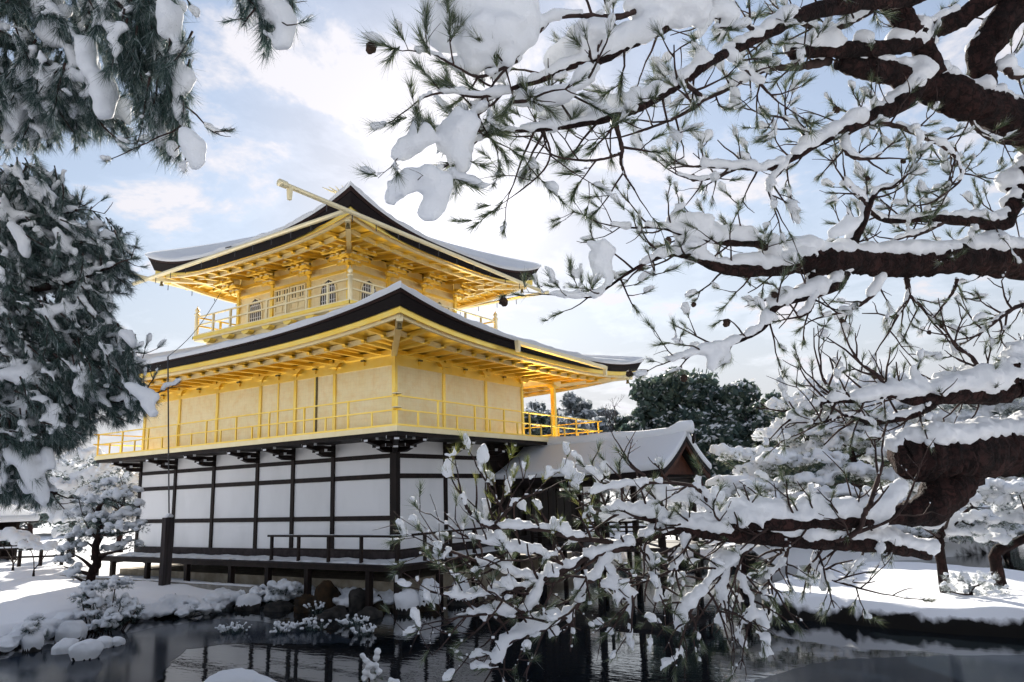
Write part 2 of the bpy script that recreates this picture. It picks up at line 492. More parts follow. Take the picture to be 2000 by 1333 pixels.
def soffit_set(roof, outer, wall, zin, zout, lift, rafter_gap, rw, o_in):
    """boarded gold eaves with two tiers of rafters and edge boards; wall = rectangle of the wall plane"""
    ov = wall[0] - outer[0]
    orr = grow(outer, -0.19)
    lf = lambda t_: lift * abs(t_) ** 3
    def zs(o, t_):
        k = min(1.0, max(0.0, o / ov))
        return zin + (zout - zin) * k + lf(t_) * k ** 1.4
    V, Fc = ring_surface(orr, grow(wall, -0.02), 30, 6, lambda s_, t_: zs((ov - 0.19) * (1 - s_), t_) + 0.055)
    mesh_obj('soffit', V, [tuple(reversed(f)) for f in Fc], 'gold', roof)
    for inset, h, wd, dz in ((0.20, 0.20, 0.05, 0.06), (0.30, 0.09, 0.10, -0.06), (ov - o_in, 0.12, 0.09, -0.02)):
        r1 = grow(outer, -inset); r2 = grow(outer, -inset - wd)
        o_ = ov - inset
        for k in range(4):
            # one edge board per side, following the curve of the eave
            cs = lambda r: [(r[0], r[2]), (r[1], r[2]), (r[1], r[3]), (r[0], r[3])]
            a, b_ = cs(r1), cs(r2)
            V, Fc = [], []
            n_ = 26
            for i in range(n_ + 1):
                t_ = -1 + 2 * i / n_; w = i / n_
                z = zs(o_, t_) + dz
                for rr, zz in ((a, z - h / 2), (a, z + h / 2), (b_, z + h / 2), (b_, z - h / 2)):
                    V.append((rr[k][0] + (rr[(k + 1) % 4][0] - rr[k][0]) * w, rr[k][1] + (rr[(k + 1) % 4][1] - rr[k][1]) * w, zz))
            for i in range(n_):
                for j in range(4):
                    q = i * 4
                    Fc.append((q + j, q + 4 + j, q + 4 + (j + 1) % 4, q + (j + 1) % 4))
            mesh_obj('eave_board', V, Fc, 'gold' if dz > 0 else 'gold_pale', roof)
    sides = [((wall[0], wall[2]), (1, 0), (0, -1), wall[1] - wall[0]), ((wall[1], wall[2]), (0, 1), (1, 0), wall[3] - wall[2]),
             ((wall[1], wall[3]), (-1, 0), (0, 1), wall[1] - wall[0]), ((wall[0], wall[3]), (0, -1), (-1, 0), wall[3] - wall[2])]
    for (ox, oy), (ax, ay), (nx, ny), ln in sides:
        half = ln / 2 + ov
        n_ = int((ln + 2 * ov - 0.5) / rafter_gap)
        for i in range(n_ + 1):
            a = -ov + 0.25 + (ln + 2 * ov - 0.5) * i / n_
            t_ = (a - ln / 2) / half
            e = max(0.0, -a, a - ln)
            for o0, o1, dz in ((0.0, o_in + 0.10, -0.02), (o_in - 0.05, ov - 0.26, 0.04)):
                s0 = max(o0, e)
                if o1 - s0 < 0.12:
                    continue
                p = (ox + ax * a + nx * s0, oy + ay * a + ny * s0, zs(s0, t_) + dz)
                q = (ox + ax * a + nx * o1, oy + ay * a + ny * o1, zs(o1, t_) + dz)
                bar('rafter', p, q, rw, 0.10, 'gold', roof)
    for sx, sy in ((0, 2), (1, 2), (1, 3), (0, 3)):
        dx = -1 if sx == 0 else 1; dy = -1 if sy == 2 else 1
        p = Vector((wall[sx] , wall[sy], zin - 0.06)); q = Vector((wall[sx] + dx * (ov - 0.33), wall[sy] + dy * (ov - 0.33), zs(ov - 0.33, 1.0) - 0.08))
        bar('hip_rafter', p, q, 0.15, 0.22, 'gold_pale', roof)
        # wind bell hung under the corner
        c = q - Vector((dx * 0.12, dy * 0.12, 0.16))
        pr = [(0.0, 0.06), (0.035, 0.05), (0.05, 0.02), (0.055, -0.05), (0.075, -0.10), (0.0, -0.10)]
        V, Fc = [], []
        for rr, zz in pr:
            for k in range(8):
                V.append((c.x + rr * math.cos(k * math.pi / 4), c.y + rr * math.sin(k * math.pi / 4), c.z + zz))
        for i in range(len(pr) - 1):
            for k in range(8):
                Fc.append((i * 8 + k, i * 8 + (k + 1) % 8, i * 8 + 8 + (k + 1) % 8, i * 8 + 8 + k))
        mesh_obj('wind_bell', V, Fc, 'bell_metal', roof, True)
        bar('bell_hook', c + Vector((0, 0, 0.05)), c + Vector((0.001, 0, 0.14)), 0.015, 0.015, 'bell_metal', roof)

# ------------------------------------------------------------------ ground floor
W = 0.065
box('inner_wall', (0.09, 0.09, -0.2), (8.40, 11.87, 2.93), 'dark_wood', PAV)
ZROW_L = [(0.0, 0.77), (0.895, 1.855), (1.985, 2.395), (2.515, 2.95)]
ZROW_R = [(0.0, 1.855), (1.985, 2.395), (2.515, 2.95)]
for k in range(6):
    for z0_, z1_ in ZROW_L:
        box('plaster_panel', (0.0, YP[k] + 0.04, z0_), (0.07, YP[k + 1] - 0.04, z1_), 'plaster', PAV)
for k in range(2):
    for z0_, z1_ in ZROW_R:
        box('plaster_panel', (XP[k] + 0.04, 0.0, z0_), (XP[k + 1] - 0.04, 0.07, z1_), 'plaster', PAV)
for k, y in enumerate(YP):
    w = 0.115 if k == 0 else W
    box('wall_post', (-0.05, y - w, -0.22), (0.085, y + w, 2.96), 'dark_wood', PAV)
box('wall_post', (-0.048, -0.105, -0.219), (0.115, 0.09, 2.958), 'dark_wood', PAV)
for x in XP[1:]:
    box('wall_post', (x - W, -0.05, -0.22), (x + W, 0.085, 2.96), 'dark_wood', PAV)
for zc_, h in ((0.833, 0.128), (1.92, 0.13), (2.455, 0.12)):
    for k in range(6):
        box('wall_rail', (-0.03, YP[k] + 0.05, zc_ - h / 2), (0.082, YP[k + 1] - 0.05, zc_ + h / 2), 'dark_wood', PAV)
    if zc_ > 1:
        for k in range(4):
            box('wall_rail', (XP[k] + 0.05, -0.03, zc_ - h / 2), (XP[k + 1] - 0.05, 0.082, zc_ + h / 2), 'dark_wood', PAV)
box('sill_beam', (-0.07, -0.07, -0.215), (0.0, 12.0, -0.001), 'deck_wood', PAV)
box('sill_beam', (0.0, -0.071, -0.216), (8.5, 0.0, -0.002), 'deck_wood', PAV)
# dark boarded bays beside the annex
for k in range(2, 4):
    x = XP[k] + 0.07
    while x < XP[k + 1] - 0.12:
        dep = random.uniform(0.0, 0.02)
        box('wall_board', (x, 0.005 + dep, 0.0), (x + 0.155, 0.075, 1.855), 'dark_wood', PAV)
        box('wall_board', (x, 0.006 + dep, 1.985), (x + 0.155, 0.076, 2.95), 'dark_wood', PAV)
        x += 0.165
# veranda deck, its planks, snow and posts
for k in range(9):
    x0 = -DB + k * 0.117
    box('deck_plank', (x0, -DB, -0.27), (x0 + 0.112, 12.9, -0.235 + random.uniform(-0.003, 0.003)), 'deck_wood', PAV)
for k in range(9):
    y0 = -DB + k * 0.117
    box('deck_plank', (-0.05, y0, -0.271), (5.0, y0 + 0.112, -0.236 + random.uniform(-0.003, 0.003)), 'deck_wood', PAV)
box('deck_edge_beam', (-DB + 0.03, -DB + 0.03, -0.40), (-DB + 0.15, 12.85, -0.275), 'dark_wood', PAV)
box('deck_edge_beam', (-DB + 0.151, -DB + 0.031, -0.401), (5.0, -DB + 0.15, -0.276), 'dark_wood', PAV)
def drift(name, x0, x1, y0, y1, z, h, parent, nx=6, ny=60, seed=1):
    """thin uneven snow cover on a flat edge"""
    rr = random.Random(seed); p = [rr.uniform(0, 6.3) for _ in range(6)]
    V, Fc = [], []
    for i in range(nx + 1):
        for j in range(ny + 1):
            a, b_ = i / nx, j / ny
            x = x0 + (x1 - x0) * a; y = y0 + (y1 - y0) * b_
            e = min(1.0, 5 * min(a, 1 - a) + 0.25) * min(1.0, 30 * min(b_, 1 - b_) + 0.25)
            hh_ = h * e * (0.8 + 0.25 * math.sin(x * 5.1 + p[0]) * math.sin(y * 3.7 + p[1]) + 0.15 * math.sin(y * 11 + x * 7 + p[2]))
            V.append((x, y, z + hh_))
    for i in range(nx):
        for j in range(ny):
            q = i * (ny + 1) + j
            Fc.append((q, q + ny + 1, q + ny + 2, q + 1))
    n0 = len(V)
    b0 = [(x0, y0), (x1, y0), (x1, y1), (x0, y1)]
    V += [(x, y, z) for x, y in b0]
    ids = lambda i, j: i * (ny + 1) + j
    for j in range(ny):
        Fc.append((ids(0, j), ids(0, j + 1), n0 + 3 if j >= ny / 2 else n0))
        Fc.append((ids(nx, j + 1), ids(nx, j), n0 + 2 if j >= ny / 2 else n0 + 1))
    return mesh_obj(name, V, Fc, 'snow', parent, True)
drift('deck_snow', -DB - 0.012, -0.10, -DB - 0.012, 12.9, -0.233, 0.06, PAV, 6, 90, 2)
drift('deck_snow', -0.10, 5.0, -DB - 0.012, -0.10, -0.2325, 0.06, PAV, 40, 8, 3)
for y in (12.6, 11.56, 9.54, 7.43, 5.32, 3.71, 2.12, -0.09, -1.03):
    box('deck_post', (-1.07, y - 0.07, -1.15 if y > 3 else -1.6), (-0.93, y + 0.07, -0.40), 'dark_wood', PAV)
for x in (0.6, 2.12, 4.24):
    box('deck_post', (x - 0.07, -1.07, -1.6), (x + 0.07, -0.93, -0.40), 'dark_wood', PAV)
box('corner_post_cap', (-1.10, -1.10, -0.62), (-1.03, -1.03, -0.45), 'white_paint', PAV)
box('foundation', (-0.35, -0.35, -1.6), (8.7, 12.3, -0.72), 'foundation', PAV)
box('joist', (-0.9, 0.5, -0.44), (8.4, 0.64, -0.275), 'dark_wood', PAV)
for y in (2.3, 4.0, 5.6, 7.8, 9.9, 11.9):
    box('joist', (-0.9, y - 0.07, -0.44), (8.4, y + 0.07, -0.275), 'dark_wood', PAV)
# low railing round the near corner
ZR1 = 0.435
for y in (3.54, 2.45, 1.31, 0.14, -1.05):
    box('railing_post', (-1.085, y - 0.035, -0.235), (-1.015, y + 0.035, ZR1 - 0.02), 'dark_wood', PAV)
for x in (-0.02, 1.02, 2.05, 3.1, 4.2):
    box('railing_post', (x - 0.035, -1.085, -0.235), (x + 0.035, -1.015, ZR1 - 0.02), 'dark_wood', PAV)
for zc_, h, ext in ((ZR1, 0.055, 0.14), (0.10, 0.04, 0.0)):
    box('railing_bar', (-1.08, -1.05 - ext, zc_ - h / 2), (-1.02, 3.56 + ext, zc_ + h / 2), 'dark_wood', PAV)
    box('railing_bar', (-1.05 - ext, -1.08, zc_ - h / 2 + 0.003), (4.3, -1.02, zc_ + h / 2 + 0.003), 'dark_wood', PAV)
drift('railing_snow', -1.083, -1.017, -1.15, 3.66, ZR1 + 0.0275, 0.018, PAV, 3, 60, 4)
drift('railing_snow', -1.16, 2.6, -1.084, -1.016, ZR1 + 0.032, 0.018, PAV, 60, 3, 5)

# bracket arms with white tips carrying the balcony
def bracket(x, y, dx, dy, big=1.0):
    for z0_, z1_, ln in ((2.53, 2.67, 0.56 * big), (2.69, 2.83, 1.0 * big)):
        s = Vector((-dy, dx, 0)) * 0.065
        p = Vector((x, y, 0)); d = Vector((dx, dy, 0))
        V = []
        for sg in (-1, 1):
            for a, z in ((0.0, z0_), (ln * 0.62, z0_), (ln, z0_ + 0.075), (ln, z1_), (0.0, z1_)):
                V.append(p + d * a + s * sg + Vector((0, 0, z)))
        Fc = [(0, 1, 2, 3, 4), (9, 8, 7, 6, 5)] + [(i, 5 + i, 5 + (i + 1) % 5, (i + 1) % 5) for i in range(5)]
        arm = mesh_obj('bracket_arm', V, Fc, 'dark_wood', PAV)
        c = p + d * (ln + 0.006)
        V = [c + s * (sg * 0.95) + Vector((0, 0, z)) + d * e for e in (0, 0.012) for sg, z in ((-1, z0_ + 0.085), (1, z0_ + 0.085), (1, z1_ - 0.005), (-1, z1_ - 0.005))]
        mesh_obj('white_tip', V, [(3, 2, 1, 0), (4, 5, 6, 7), (0, 1, 5, 4), (1, 2, 6, 5), (2, 3, 7, 6), (3, 0, 4, 7)], 'white_paint', arm)
        # cross arm sitting on the end block
        c2 = p + d * (ln * 0.86)
        e = Vector((-dy, dx, 0)) * 0.24
        blk = bar('cross_arm', c2 - e + Vector((0, 0, z1_ + 0.02)), c2 + e + Vector((0, 0, z1_ + 0.02)), 0.10, 0.085, 'dark_wood', arm)
        for sg in (-1, 1):
            cc = c2 + e * (sg * 1.012) + Vector((0, 0, z1_ + 0.02))
            bar('white_tip', cc, cc + e.normalized() * (sg * 0.012), 0.09, 0.075, 'white_paint', arm)
for y in YP[1:]:
    bracket(-0.05, y, -1, 0)
for x in XP[1:]:
    bracket(x, -0.05, 0, -1)
bracket(-0.05, 0, -1, 0); bracket(0, -0.05, 0, -1)
q2 = 2 ** -0.5
bracket(-0.04, -0.04, -q2, -q2, 1.35)

# ------------------------------------------------------------------ second storey
bx0, bx1, by0, by1 = -DB, 9.95, -DB, 13.07
box('balcony_floor', (bx0 + 0.05, by0 + 0.05, 2.875), (bx1 - 0.05, by1 - 0.05, 2.995), 'dark_wood', PAV)
for lo, hi in (((bx0, by0, 2.975), (bx0 + 0.04, by1, 3.105)), ((bx0 + 0.041, by0, 2.974), (bx1, by0 + 0.04, 3.104)),
               ((bx1 - 0.04, by0 + 0.041, 2.975), (bx1, by1, 3.105)), ((bx0 + 0.041, by1 - 0.04, 2.974), (bx1 - 0.041, by1, 3.104))):
    box('balcony_fascia', lo, hi, 'gold_pale', PAV)
box('balcony_boards', (bx0 + 0.042, by0 + 0.042, 2.998), (bx1 - 0.042, by1 - 0.042, 3.06), 'gold', PAV)
P2 = 0.055
for k in range(6):
    box('gold_panel', (0.0, YP[k] + 0.03, 3.06), (0.06, YP[k + 1] - 0.03, 4.90), 'gold_leaf', PAV)
    box('frieze_panel', (0.01, YP[k] + 0.03, 5.005), (0.06, YP[k + 1] - 0.03, 5.22), 'gold', PAV)
    # thin strut in the frieze
    ym = (YP[k] + YP[k + 1]) / 2
    s = box('frieze_strut', (-0.04, ym - 0.035, 5.00), (0.005, ym + 0.035, 5.12), 'gold', PAV)
    box('strut_block', (-0.07, ym - 0.06, 5.12), (0.004, ym + 0.06, 5.17), 'bell_metal', s)
for k in range(3):
    box('gold_panel', (XP[k] + 0.03, 0.0, 3.061), (XP[k + 1] - 0.03, 0.06, 4.90), 'gold_leaf', PAV)
    box('frieze_panel', (XP[k] + 0.03, 0.01, 5.005), (XP[k + 1] - 0.03, 0.06, 5.22), 'gold', PAV)
    xm = (XP[k] + XP[k + 1]) / 2
    s = box('frieze_strut', (xm - 0.035, -0.04, 5.00), (xm + 0.035, 0.005, 5.12), 'gold', PAV)
    box('strut_block', (xm - 0.06, -0.07, 5.12), (xm + 0.06, 0.004, 5.17), 'bell_metal', s)
for y in YP[:-1]:
    i = YP.index(y)
    box('gold_panel', (6.30, y + 0.03, 3.062), (6.36, YP[i + 1] - 0.03, 5.22), 'gold_leaf', PAV)
for k in range(3):
    box('gold_panel', (XP[k] + 0.03, 11.90, 3.062), (XP[k + 1] - 0.03, 11.96, 5.22), 'gold_leaf', PAV)
box('inner_ceiling', (0.05, 0.05, 5.23), (8.5, 11.9, 5.25), 'gold', PAV)
def post2(x, y, w=P2):
    box('gold_post', (x - w, y - w, 3.06), (x + w, y + w, 5.24), 'gold', PAV)
for y in YP:
    post2(0.02, y)
for x in XP[1:4]:
    post2(x, 0.02)
for y in YP:
    post2(8.48, y, 0.075)
post2(6.33, 11.93); post2(4.24, 11.93); post2(2.12, 11.93)
# door leaf edges on the long side
box('door_stile', (-0.025, 3.02, 3.065), (0.0, 3.075, 4.90), 'bell_metal', PAV)
box('door_stile', (-0.02, 3.078, 3.066), (0.0, 3.15, 4.90), 'gold', PAV)
box('door_stile', (-0.02, 4.72, 3.066), (0.0, 4.78, 4.90), 'gold', PAV)
for zc_, h, pr in ((4.95, 0.10, 0.055), (3.13, 0.10, 0.05), (5.26, 0.13, 0.09)):
    for k in range(6):
        box('gold_rail', (-pr + 0.02, YP[k] + 0.04, zc_ - h / 2), (0.055, YP[k + 1] - 0.04, zc_ + h / 2), 'gold', PAV)
    for k in range(4):
        if zc_ < 5 and k == 3:
            continue
        box('gold_rail', (XP[k] + 0.04, -pr + 0.02, zc_ - h / 2), (XP[k + 1] - 0.04, 0.055, zc_ + h / 2), 'gold', PAV)
    if zc_ > 5:
        for k in range(6):
            box('gold_rail', (8.42, YP[k] + 0.04, zc_ - h / 2), (8.54, YP[k + 1] - 0.04, zc_ + h / 2), 'gold', PAV)
# boat-shaped capital over every post
for x, y, ax in [(-0.02, y, 1) for y in YP[1:]] + [(x, -0.02, 0) for x in XP[1:]]:
    a, b_ = (0.11, 0.34) if ax == 1 else (0.34, 0.11)
    V = [(x - a * k, y - b_ * k2, z) for z, s_ in ((5.08, 0.55), (5.19, 1.0)) for k, k2 in ((s_ if ax == 0 else 1, s_ if ax == 1 else 1), (-(s_ if ax == 0 else 1), s_ if ax == 1 else 1), (-(s_ if ax == 0 else 1), -(s_ if ax == 1 else 1)), (s_ if ax == 0 else 1, -(s_ if ax == 1 else 1)))]
    mesh_obj('post_capital', V, [(3, 2, 1, 0), (4, 5, 6, 7), (0, 1, 5, 4), (1, 2, 6, 5), (2, 3, 7, 6), (3, 0, 4, 7)], 'gold', PAV)
# balcony railing
def railing(axis, fixed, a0, a1, posts, z_top, z_mid, z_base, mat, top=0.05, pw=0.03, ext=0.16, lower=True, eps=0.0):
    def bx_(name, lo_a, hi_a, w, z0_, z1_):
        if axis == 'y':
            return box(name, (fixed - w, lo_a, z0_), (fixed + w, hi_a, z1_), mat, PAV)
        return box(name, (lo_a, fixed - w, z0_), (hi_a, fixed + w, z1_), mat, PAV)
    bx_('railing_bar', a0 - ext, a1 + ext, top * 0.55, z_top - top / 2 + eps, z_top + top / 2 + eps)
    bx_('railing_bar', a0 - ext, a1 + ext, top * 0.55, z_mid - top / 2 + eps, z_mid + top / 2 + eps)
    bx_('railing_bar', a0, a1, top * 0.6, z_base + 0.01 + eps, z_base + 0.06 + eps)
    for p in posts:
        bx_('railing_post', p - pw, p + pw, pw * 0.9, z_base, z_top - top / 2)
    if lower:
        for p, q in zip(posts[:-1], posts[1:]):
            c = (p + q) / 2
            bx_('railing_baluster', c - pw * 0.9, c + pw * 0.9, pw * 0.8, z_base, z_mid - top / 2)
ypost = [-1.05, 0.65, 2.35, 3.82, 5.31, 6.76, 8.27, 9.9, 11.45, 13.0]
xpost = [-1.05, 0.57, 2.22, 3.70, 5.14, 6.50, 8.2, 9.88]
railing('y', -1.05, -1.05, 13.0, ypost, 3.86, 3.51, 3.10, 'gold', 0.038, 0.025)
railing('x', -1.05, -1.05, 9.88, xpost, 3.86, 3.51, 3.10, 'gold', 0.038, 0.025, eps=0.003)
railing('y', 9.88, -1.05, 13.0, ypost, 3.86, 3.51, 3.10, 'gold', 0.038, 0.025, eps=0.001)
railing('x', 13.0, -1.05, 9.88, xpost, 3.86, 3.51, 3.10, 'gold', 0.038, 0.025, eps=0.004)
for z in (3.893, 3.543):
    V = [( -1.05 + r * math.cos(a * math.pi / 4), -1.05 + r * math.sin(a * math.pi / 4), zz) for r, zz in ((0.05, z), (0.13, z + 0.01), (0.13, z + 0.035), (0.06, z + 0.05)) for a in range(8)]
    Fc = [(i * 8 + k, i * 8 + (k + 1) % 8, i * 8 + 8 + (k + 1) % 8, i * 8 + 8 + k) for i in range(3) for k in range(8)] + [tuple(range(24, 32))]
    mesh_obj('railing_cap', V, Fc, 'gold_pale', PAV)

EAVE2 = (-2.50, 10.95, -2.50, 14.46)
roof2, ze2, th2 = curved_roof('lower_roof', 'broad lower roof with upswept corners and smooth snow', EAVE2, (0.7, 7.8, 2.4, 9.5), 5.55, 0.54, 6.70, 3.0, 0.72, 0.20, 0.36, 0.15, PAV)
soffit_set(roof2, EAVE2, (0.0, 8.48, 0.0, 11.96), 5.30, 5.26, 0.40, 0.66, 0.10, 1.30)
# box gutter on the short side, snow lying in it
gut = bar('eave_gutter', (2.1, -2.66, 5.46), (7.5, -2.66, 5.40), 0.15, 0.10, 'gold_pale', roof2)
V, Fc, F2 = tube_arrays([(2.15 + 5.3 * i / 20, -2.66, 5.50 - 0.06 * i / 20 + 0.01 * math.sin(i * 1.7)) for i in range(21)], [0.045] * 21, 8)
mesh_obj('gutter_snow', V.tolist(), Fc.tolist() + [f[:3] for f in F2], 'snow', gut, True)
for x, z in ((2.12, 5.37), (7.45, 5.30)):
    bar('gutter_outlet', (x, -2.66, z + 0.15), (x + 0.001, -2.66, z - 0.17), 0.13, 0.13, 'gold_pale', gut, 0.75)

# ------------------------------------------------------------------ third storey
wx0, wx1, wy0, wy1 = 1.52, 7.02, 3.35, 8.95
T = (0.38, 8.10, 2.12, 9.86)
XB = [wx0, 3.32, 5.18, wx1]; YB = [wy0, 5.22, 7.10, wy1]
box('balcony_base', (T[0] + 0.30, T[2] + 0.30, 6.50), (T[1] - 0.30, T[3] - 0.30, 6.995), 'gold_pale', PAV)
box('balcony_floor', (T[0], T[2], 6.997), (T[1], T[3], 7.14), 'gold_pale', PAV)
for lo, hi in (((T[0] - 0.04, T[2] - 0.04, 7.06), (T[0] - 0.002, T[3] + 0.04, 7.17)), ((T[0] - 0.04, T[2] - 0.041, 7.061), (T[1] + 0.04, T[2] - 0.002, 7.171)),
               ((T[1] + 0.002, T[2] - 0.04, 7.06), (T[1] + 0.04, T[3] + 0.04, 7.17)), ((T[0] - 0.04, T[3] + 0.002, 7.061), (T[1] + 0.04, T[3] + 0.041, 7.171))):
    box('balcony_fascia', lo, hi, 'gold', PAV)
# cloud-shaped supports under the balcony edge
for k in range(7):
    for side in (0, 1):
        c = (T[2] if side == 0 else T[0]) + 0.75 + k * 1.05
        V = []
        for dz_ in (0, 1):
            for i in range(9):
                a = math.pi * i / 8
                u_ = c + 0.20 * math.cos(a); z = 6.995 - 0.12 * math.sin(a)
                d_ = T[0] + 0.04 + 0.22 * dz_ if side == 0 else T[2] + 0.04 + 0.22 * dz_
                V.append((d_, u_, z) if side == 0 else (u_, d_, z))
        Fc = [tuple(range(9)), tuple(range(17, 8, -1))] + [(i, i + 1, i + 10, i + 9) for i in range(8)]
        mesh_obj('balcony_support', V, Fc, 'gold', PAV)
ZW0, ZW1 = 7.14, 9.30
def wall3(axis, fixed, ps, out):
    """wall with posts, bell windows and panelled doors; out = outward direction (+-1)"""
    def bx_(name, a0, a1, d0, d1, z0_, z1_, mat, par=PAV):
        lo_d, hi_d = sorted((fixed + out * d0, fixed + out * d1))
        if axis == 'y':
            return box(name, (lo_d, a0, z0_), (hi_d, a1, z1_), mat, par)
        return box(name, (a0, lo_d, z0_), (a1, hi_d, z1_), mat, par)
    def P3(a, d, z):
        return (fixed + out * d, a, z) if axis == 'y' else (a, fixed + out * d, z)
    for i, p in enumerate(ps):
        bx_('gold_post', p - 0.065, p + 0.065, -0.06, 0.06, ZW0, 9.05, 'gold')
    for i in range(3):
        a0, a1 = ps[i] + 0.05, ps[i + 1] - 0.05
        for z, h in ((7.28, 0.10), (8.62, 0.09), (8.98, 0.12)):
            bx_('gold_rail', a0, a1, -0.03, 0.045, z - h / 2, z + h / 2, 'gold')
        bx_('gold_panel', a0, a1, -0.05, 0.0, ZW0, 9.28, 'gold_leaf')
        c = (a0 + a1) / 2
        if i != 1:
            # bell-shaped window: frame, dark opening, lattice
            prof = [(-0.37, 0.0), (-0.36, 0.30), (-0.33, 0.52), (-0.27, 0.66), (-0.17, 0.75), (-0.07, 0.79), (0.0, 0.84)]
            prof = prof + [(-x, z) for x, z in reversed(prof[:-1])]
            zb = 7.62
            outl = [(x * 1.0, z * 1.0) for x, z in prof]; big_ = [(x * 1.16, z * 1.08 + (-0.05 if z == 0 else 0)) for x, z in prof]
            n_ = len(outl)
            V = [P3(c + x, 0.012, zb + z) for x, z in outl] + [P3(c + x, 0.03, zb + z) for x, z in outl] + [P3(c + x, 0.03, zb + z) for x, z in big_] + [P3(c + x, 0.001, zb + z) for x, z in big_]
            Fc = []
            for r in range(3):
                for j in range(n_):
                    k2 = (j + 1) % n_
                    Fc.append((r * n_ + j, r * n_ + k2, (r + 1) * n_ + k2, (r + 1) * n_ + j))
            w_ = mesh_obj('bell_window', V, Fc, 'gold_pale', PAV)
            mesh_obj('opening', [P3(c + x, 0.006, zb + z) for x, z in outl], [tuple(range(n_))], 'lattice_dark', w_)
            for k in range(6):
                xx = -0.27 + 0.108 * k
                hgt = 0.80 - 0.35 * (abs(xx) / 0.3) ** 2.2 * 0.6
                bx_('lattice_bar', c + xx - 0.016, c + xx + 0.016, 0.008, 0.022, zb + 0.01, zb + hgt - 0.04, 'white_paint', w_)
            for z in (0.14, 0.36, 0.58):
                hw = 0.33 if z < 0.5 else 0.29
                bx_('lattice_bar', c - hw, c + hw, 0.009, 0.020, zb + z - 0.012, zb + z + 0.012, 'white_paint', w_)
        else:
            for s_ in (-1, 1):
                d0, d1 = sorted((c + s_ * 0.02, c + s_ * 0.78))
                dr = bx_('door_leaf', d0, d1, 0.002, 0.025, 7.34, 8.56, 'gold_leaf')
                for z in (7.37, 7.66, 7.74, 8.02, 8.10, 8.52):
                    bx_('door_rail', d0, d1, 0.026, 0.05, z - 0.025, z + 0.025, 'gold_pale', dr)
                for a in (d0 + 0.03, (d0 + d1) / 2, d1 - 0.03):
                    bx_('door_rail', a - 0.025, a + 0.025, 0.0265, 0.052, 7.345, 8.555, 'gold_pale', dr)
                for q_ in range(1, 6):
                    a = d0 + (d1 - d0) * q_ / 6
                    bx_('lattice_bar', a - 0.012, a + 0.012, 0.0262, 0.04, 8.12, 8.50, 'lattice_dark', dr)
        s = bx_('frieze_strut', c - 0.035, c + 0.035, 0.0, 0.05, 9.04, 9.16, 'gold')
        bx_('strut_block', c - 0.07, c + 0.07, 0.0, 0.08, 9.16, 9.21, 'bell_metal', s)
    for i, p in enumerate(ps):
        # stepped bracket clusters
        for st, (ln, z) in enumerate(((0.30, 8.80), (0.55, 8.94), (0.80, 9.08))):
            bx_('bracket_arm', p - 0.055, p + 0.055, 0.0, ln, z - 0.045, z + 0.045, 'gold')
            for sg in (-1, 0, 1):
                a = p + sg * (0.16 + 0.10 * st)
                bx_('bracket_block', a - 0.065, a + 0.065, ln - 0.15, ln - 0.02, z + 0.047, z + 0.095, 'gold_pale')
            bx_('cross_arm', p - 0.30 - 0.10 * st, p + 0.30 + 0.10 * st, ln - 0.13, ln - 0.04, z - 0.04, z + 0.046, 'gold')
wall3('y', wx0, YB, -1)
wall3('x', wy0, XB, -1)
wall3('y', wx1, YB, 1)
wall3('x', wy1, XB, 1)
box('inner_ceiling', (wx0, wy0, 9.285), (wx1, wy1, 9.30), 'gold', PAV)
# railing of the top balcony with finial posts
pr3 = lambda a0, a1: [a0 + (a1 - a0) * k / 8 for k in range(9)]
rx0, rx1, ry0, ry1 = T[0] + 0.05, T[1] - 0.05, T[2] + 0.05, T[3] - 0.05
railing('y', rx0, ry0, ry1, pr3(ry0, ry1), 7.86, 7.56, 7.17, 'gold_pale', 0.05, 0.035, 0.0, False)
railing('x', ry0, rx0, rx1, pr3(rx0, rx1), 7.86, 7.56, 7.17, 'gold_pale', 0.05, 0.035, 0.0, False, 0.003)
railing('y', rx1, ry0, ry1, pr3(ry0, ry1), 7.86, 7.56, 7.17, 'gold', 0.05, 0.035, 0.0, False, 0.001)
railing('x', ry1, rx0, rx1, pr3(rx0, rx1), 7.86, 7.56, 7.17, 'gold', 0.05, 0.035, 0.0, False, 0.004)
for x in (rx0, rx1):
    for y in (ry0, ry1):
        pr = [(0.075, 7.15), (0.075, 7.93), (0.10, 7.94), (0.10, 7.99), (0.05, 8.01), (0.05, 8.05), (0.085, 8.09), (0.075, 8.15), (0.03, 8.21), (0.008, 8.27)]
        V = [(x + r * math.cos(a * math.pi / 5), y + r * math.sin(a * math.pi / 5), z) for r, z in pr for a in range(10)]
        Fc = [(i * 10 + k, i * 10 + (k + 1) % 10, i * 10 + 10 + (k + 1) % 10, i * 10 + 10 + k) for i in range(len(pr) - 1) for k in range(10)]
        mesh_obj('finial_post', V, Fc, 'gold_pale', PAV, True)

EAVE3 = (-0.82, 9.34, 0.90, 11.06)
roof3, ze3, th3 = curved_roof('upper_roof', 'upper pyramid roof with upswept corners and smooth snow', EAVE3, (4.16, 4.36, 5.88, 6.08), 9.34, 0.74, 11.95, 3.0, 0.55, 0.33, 0.50, 0.15, PAV)
soffit_set(roof3, EAVE3, (wx0, wx1, wy0, wy1), 9.28, 9.02, 0.42, 0.62, 0.09, 1.25)
def pole(name, p, q, r, mat, par):
    return tube(name, [Vector(p).lerp(Vector(q), i / 8) for i in range(9)], r, mat, par, 10)
def gutter_pole(p, q, n_h, axis):
    g_ = pole('gutter_pole', p, q, 0.07, 'gold_pale', roof3)
    for i in range(n_h):
        c = Vector(p).lerp(Vector(q), (i + 1.6) / (n_h + 2.2))
        bar('gutter_hook', c + Vector((0, 0, -0.26)), c + Vector((0.001, 0, 0.04)), 0.018, 0.018, 'cable_metal', g_)
    return g_
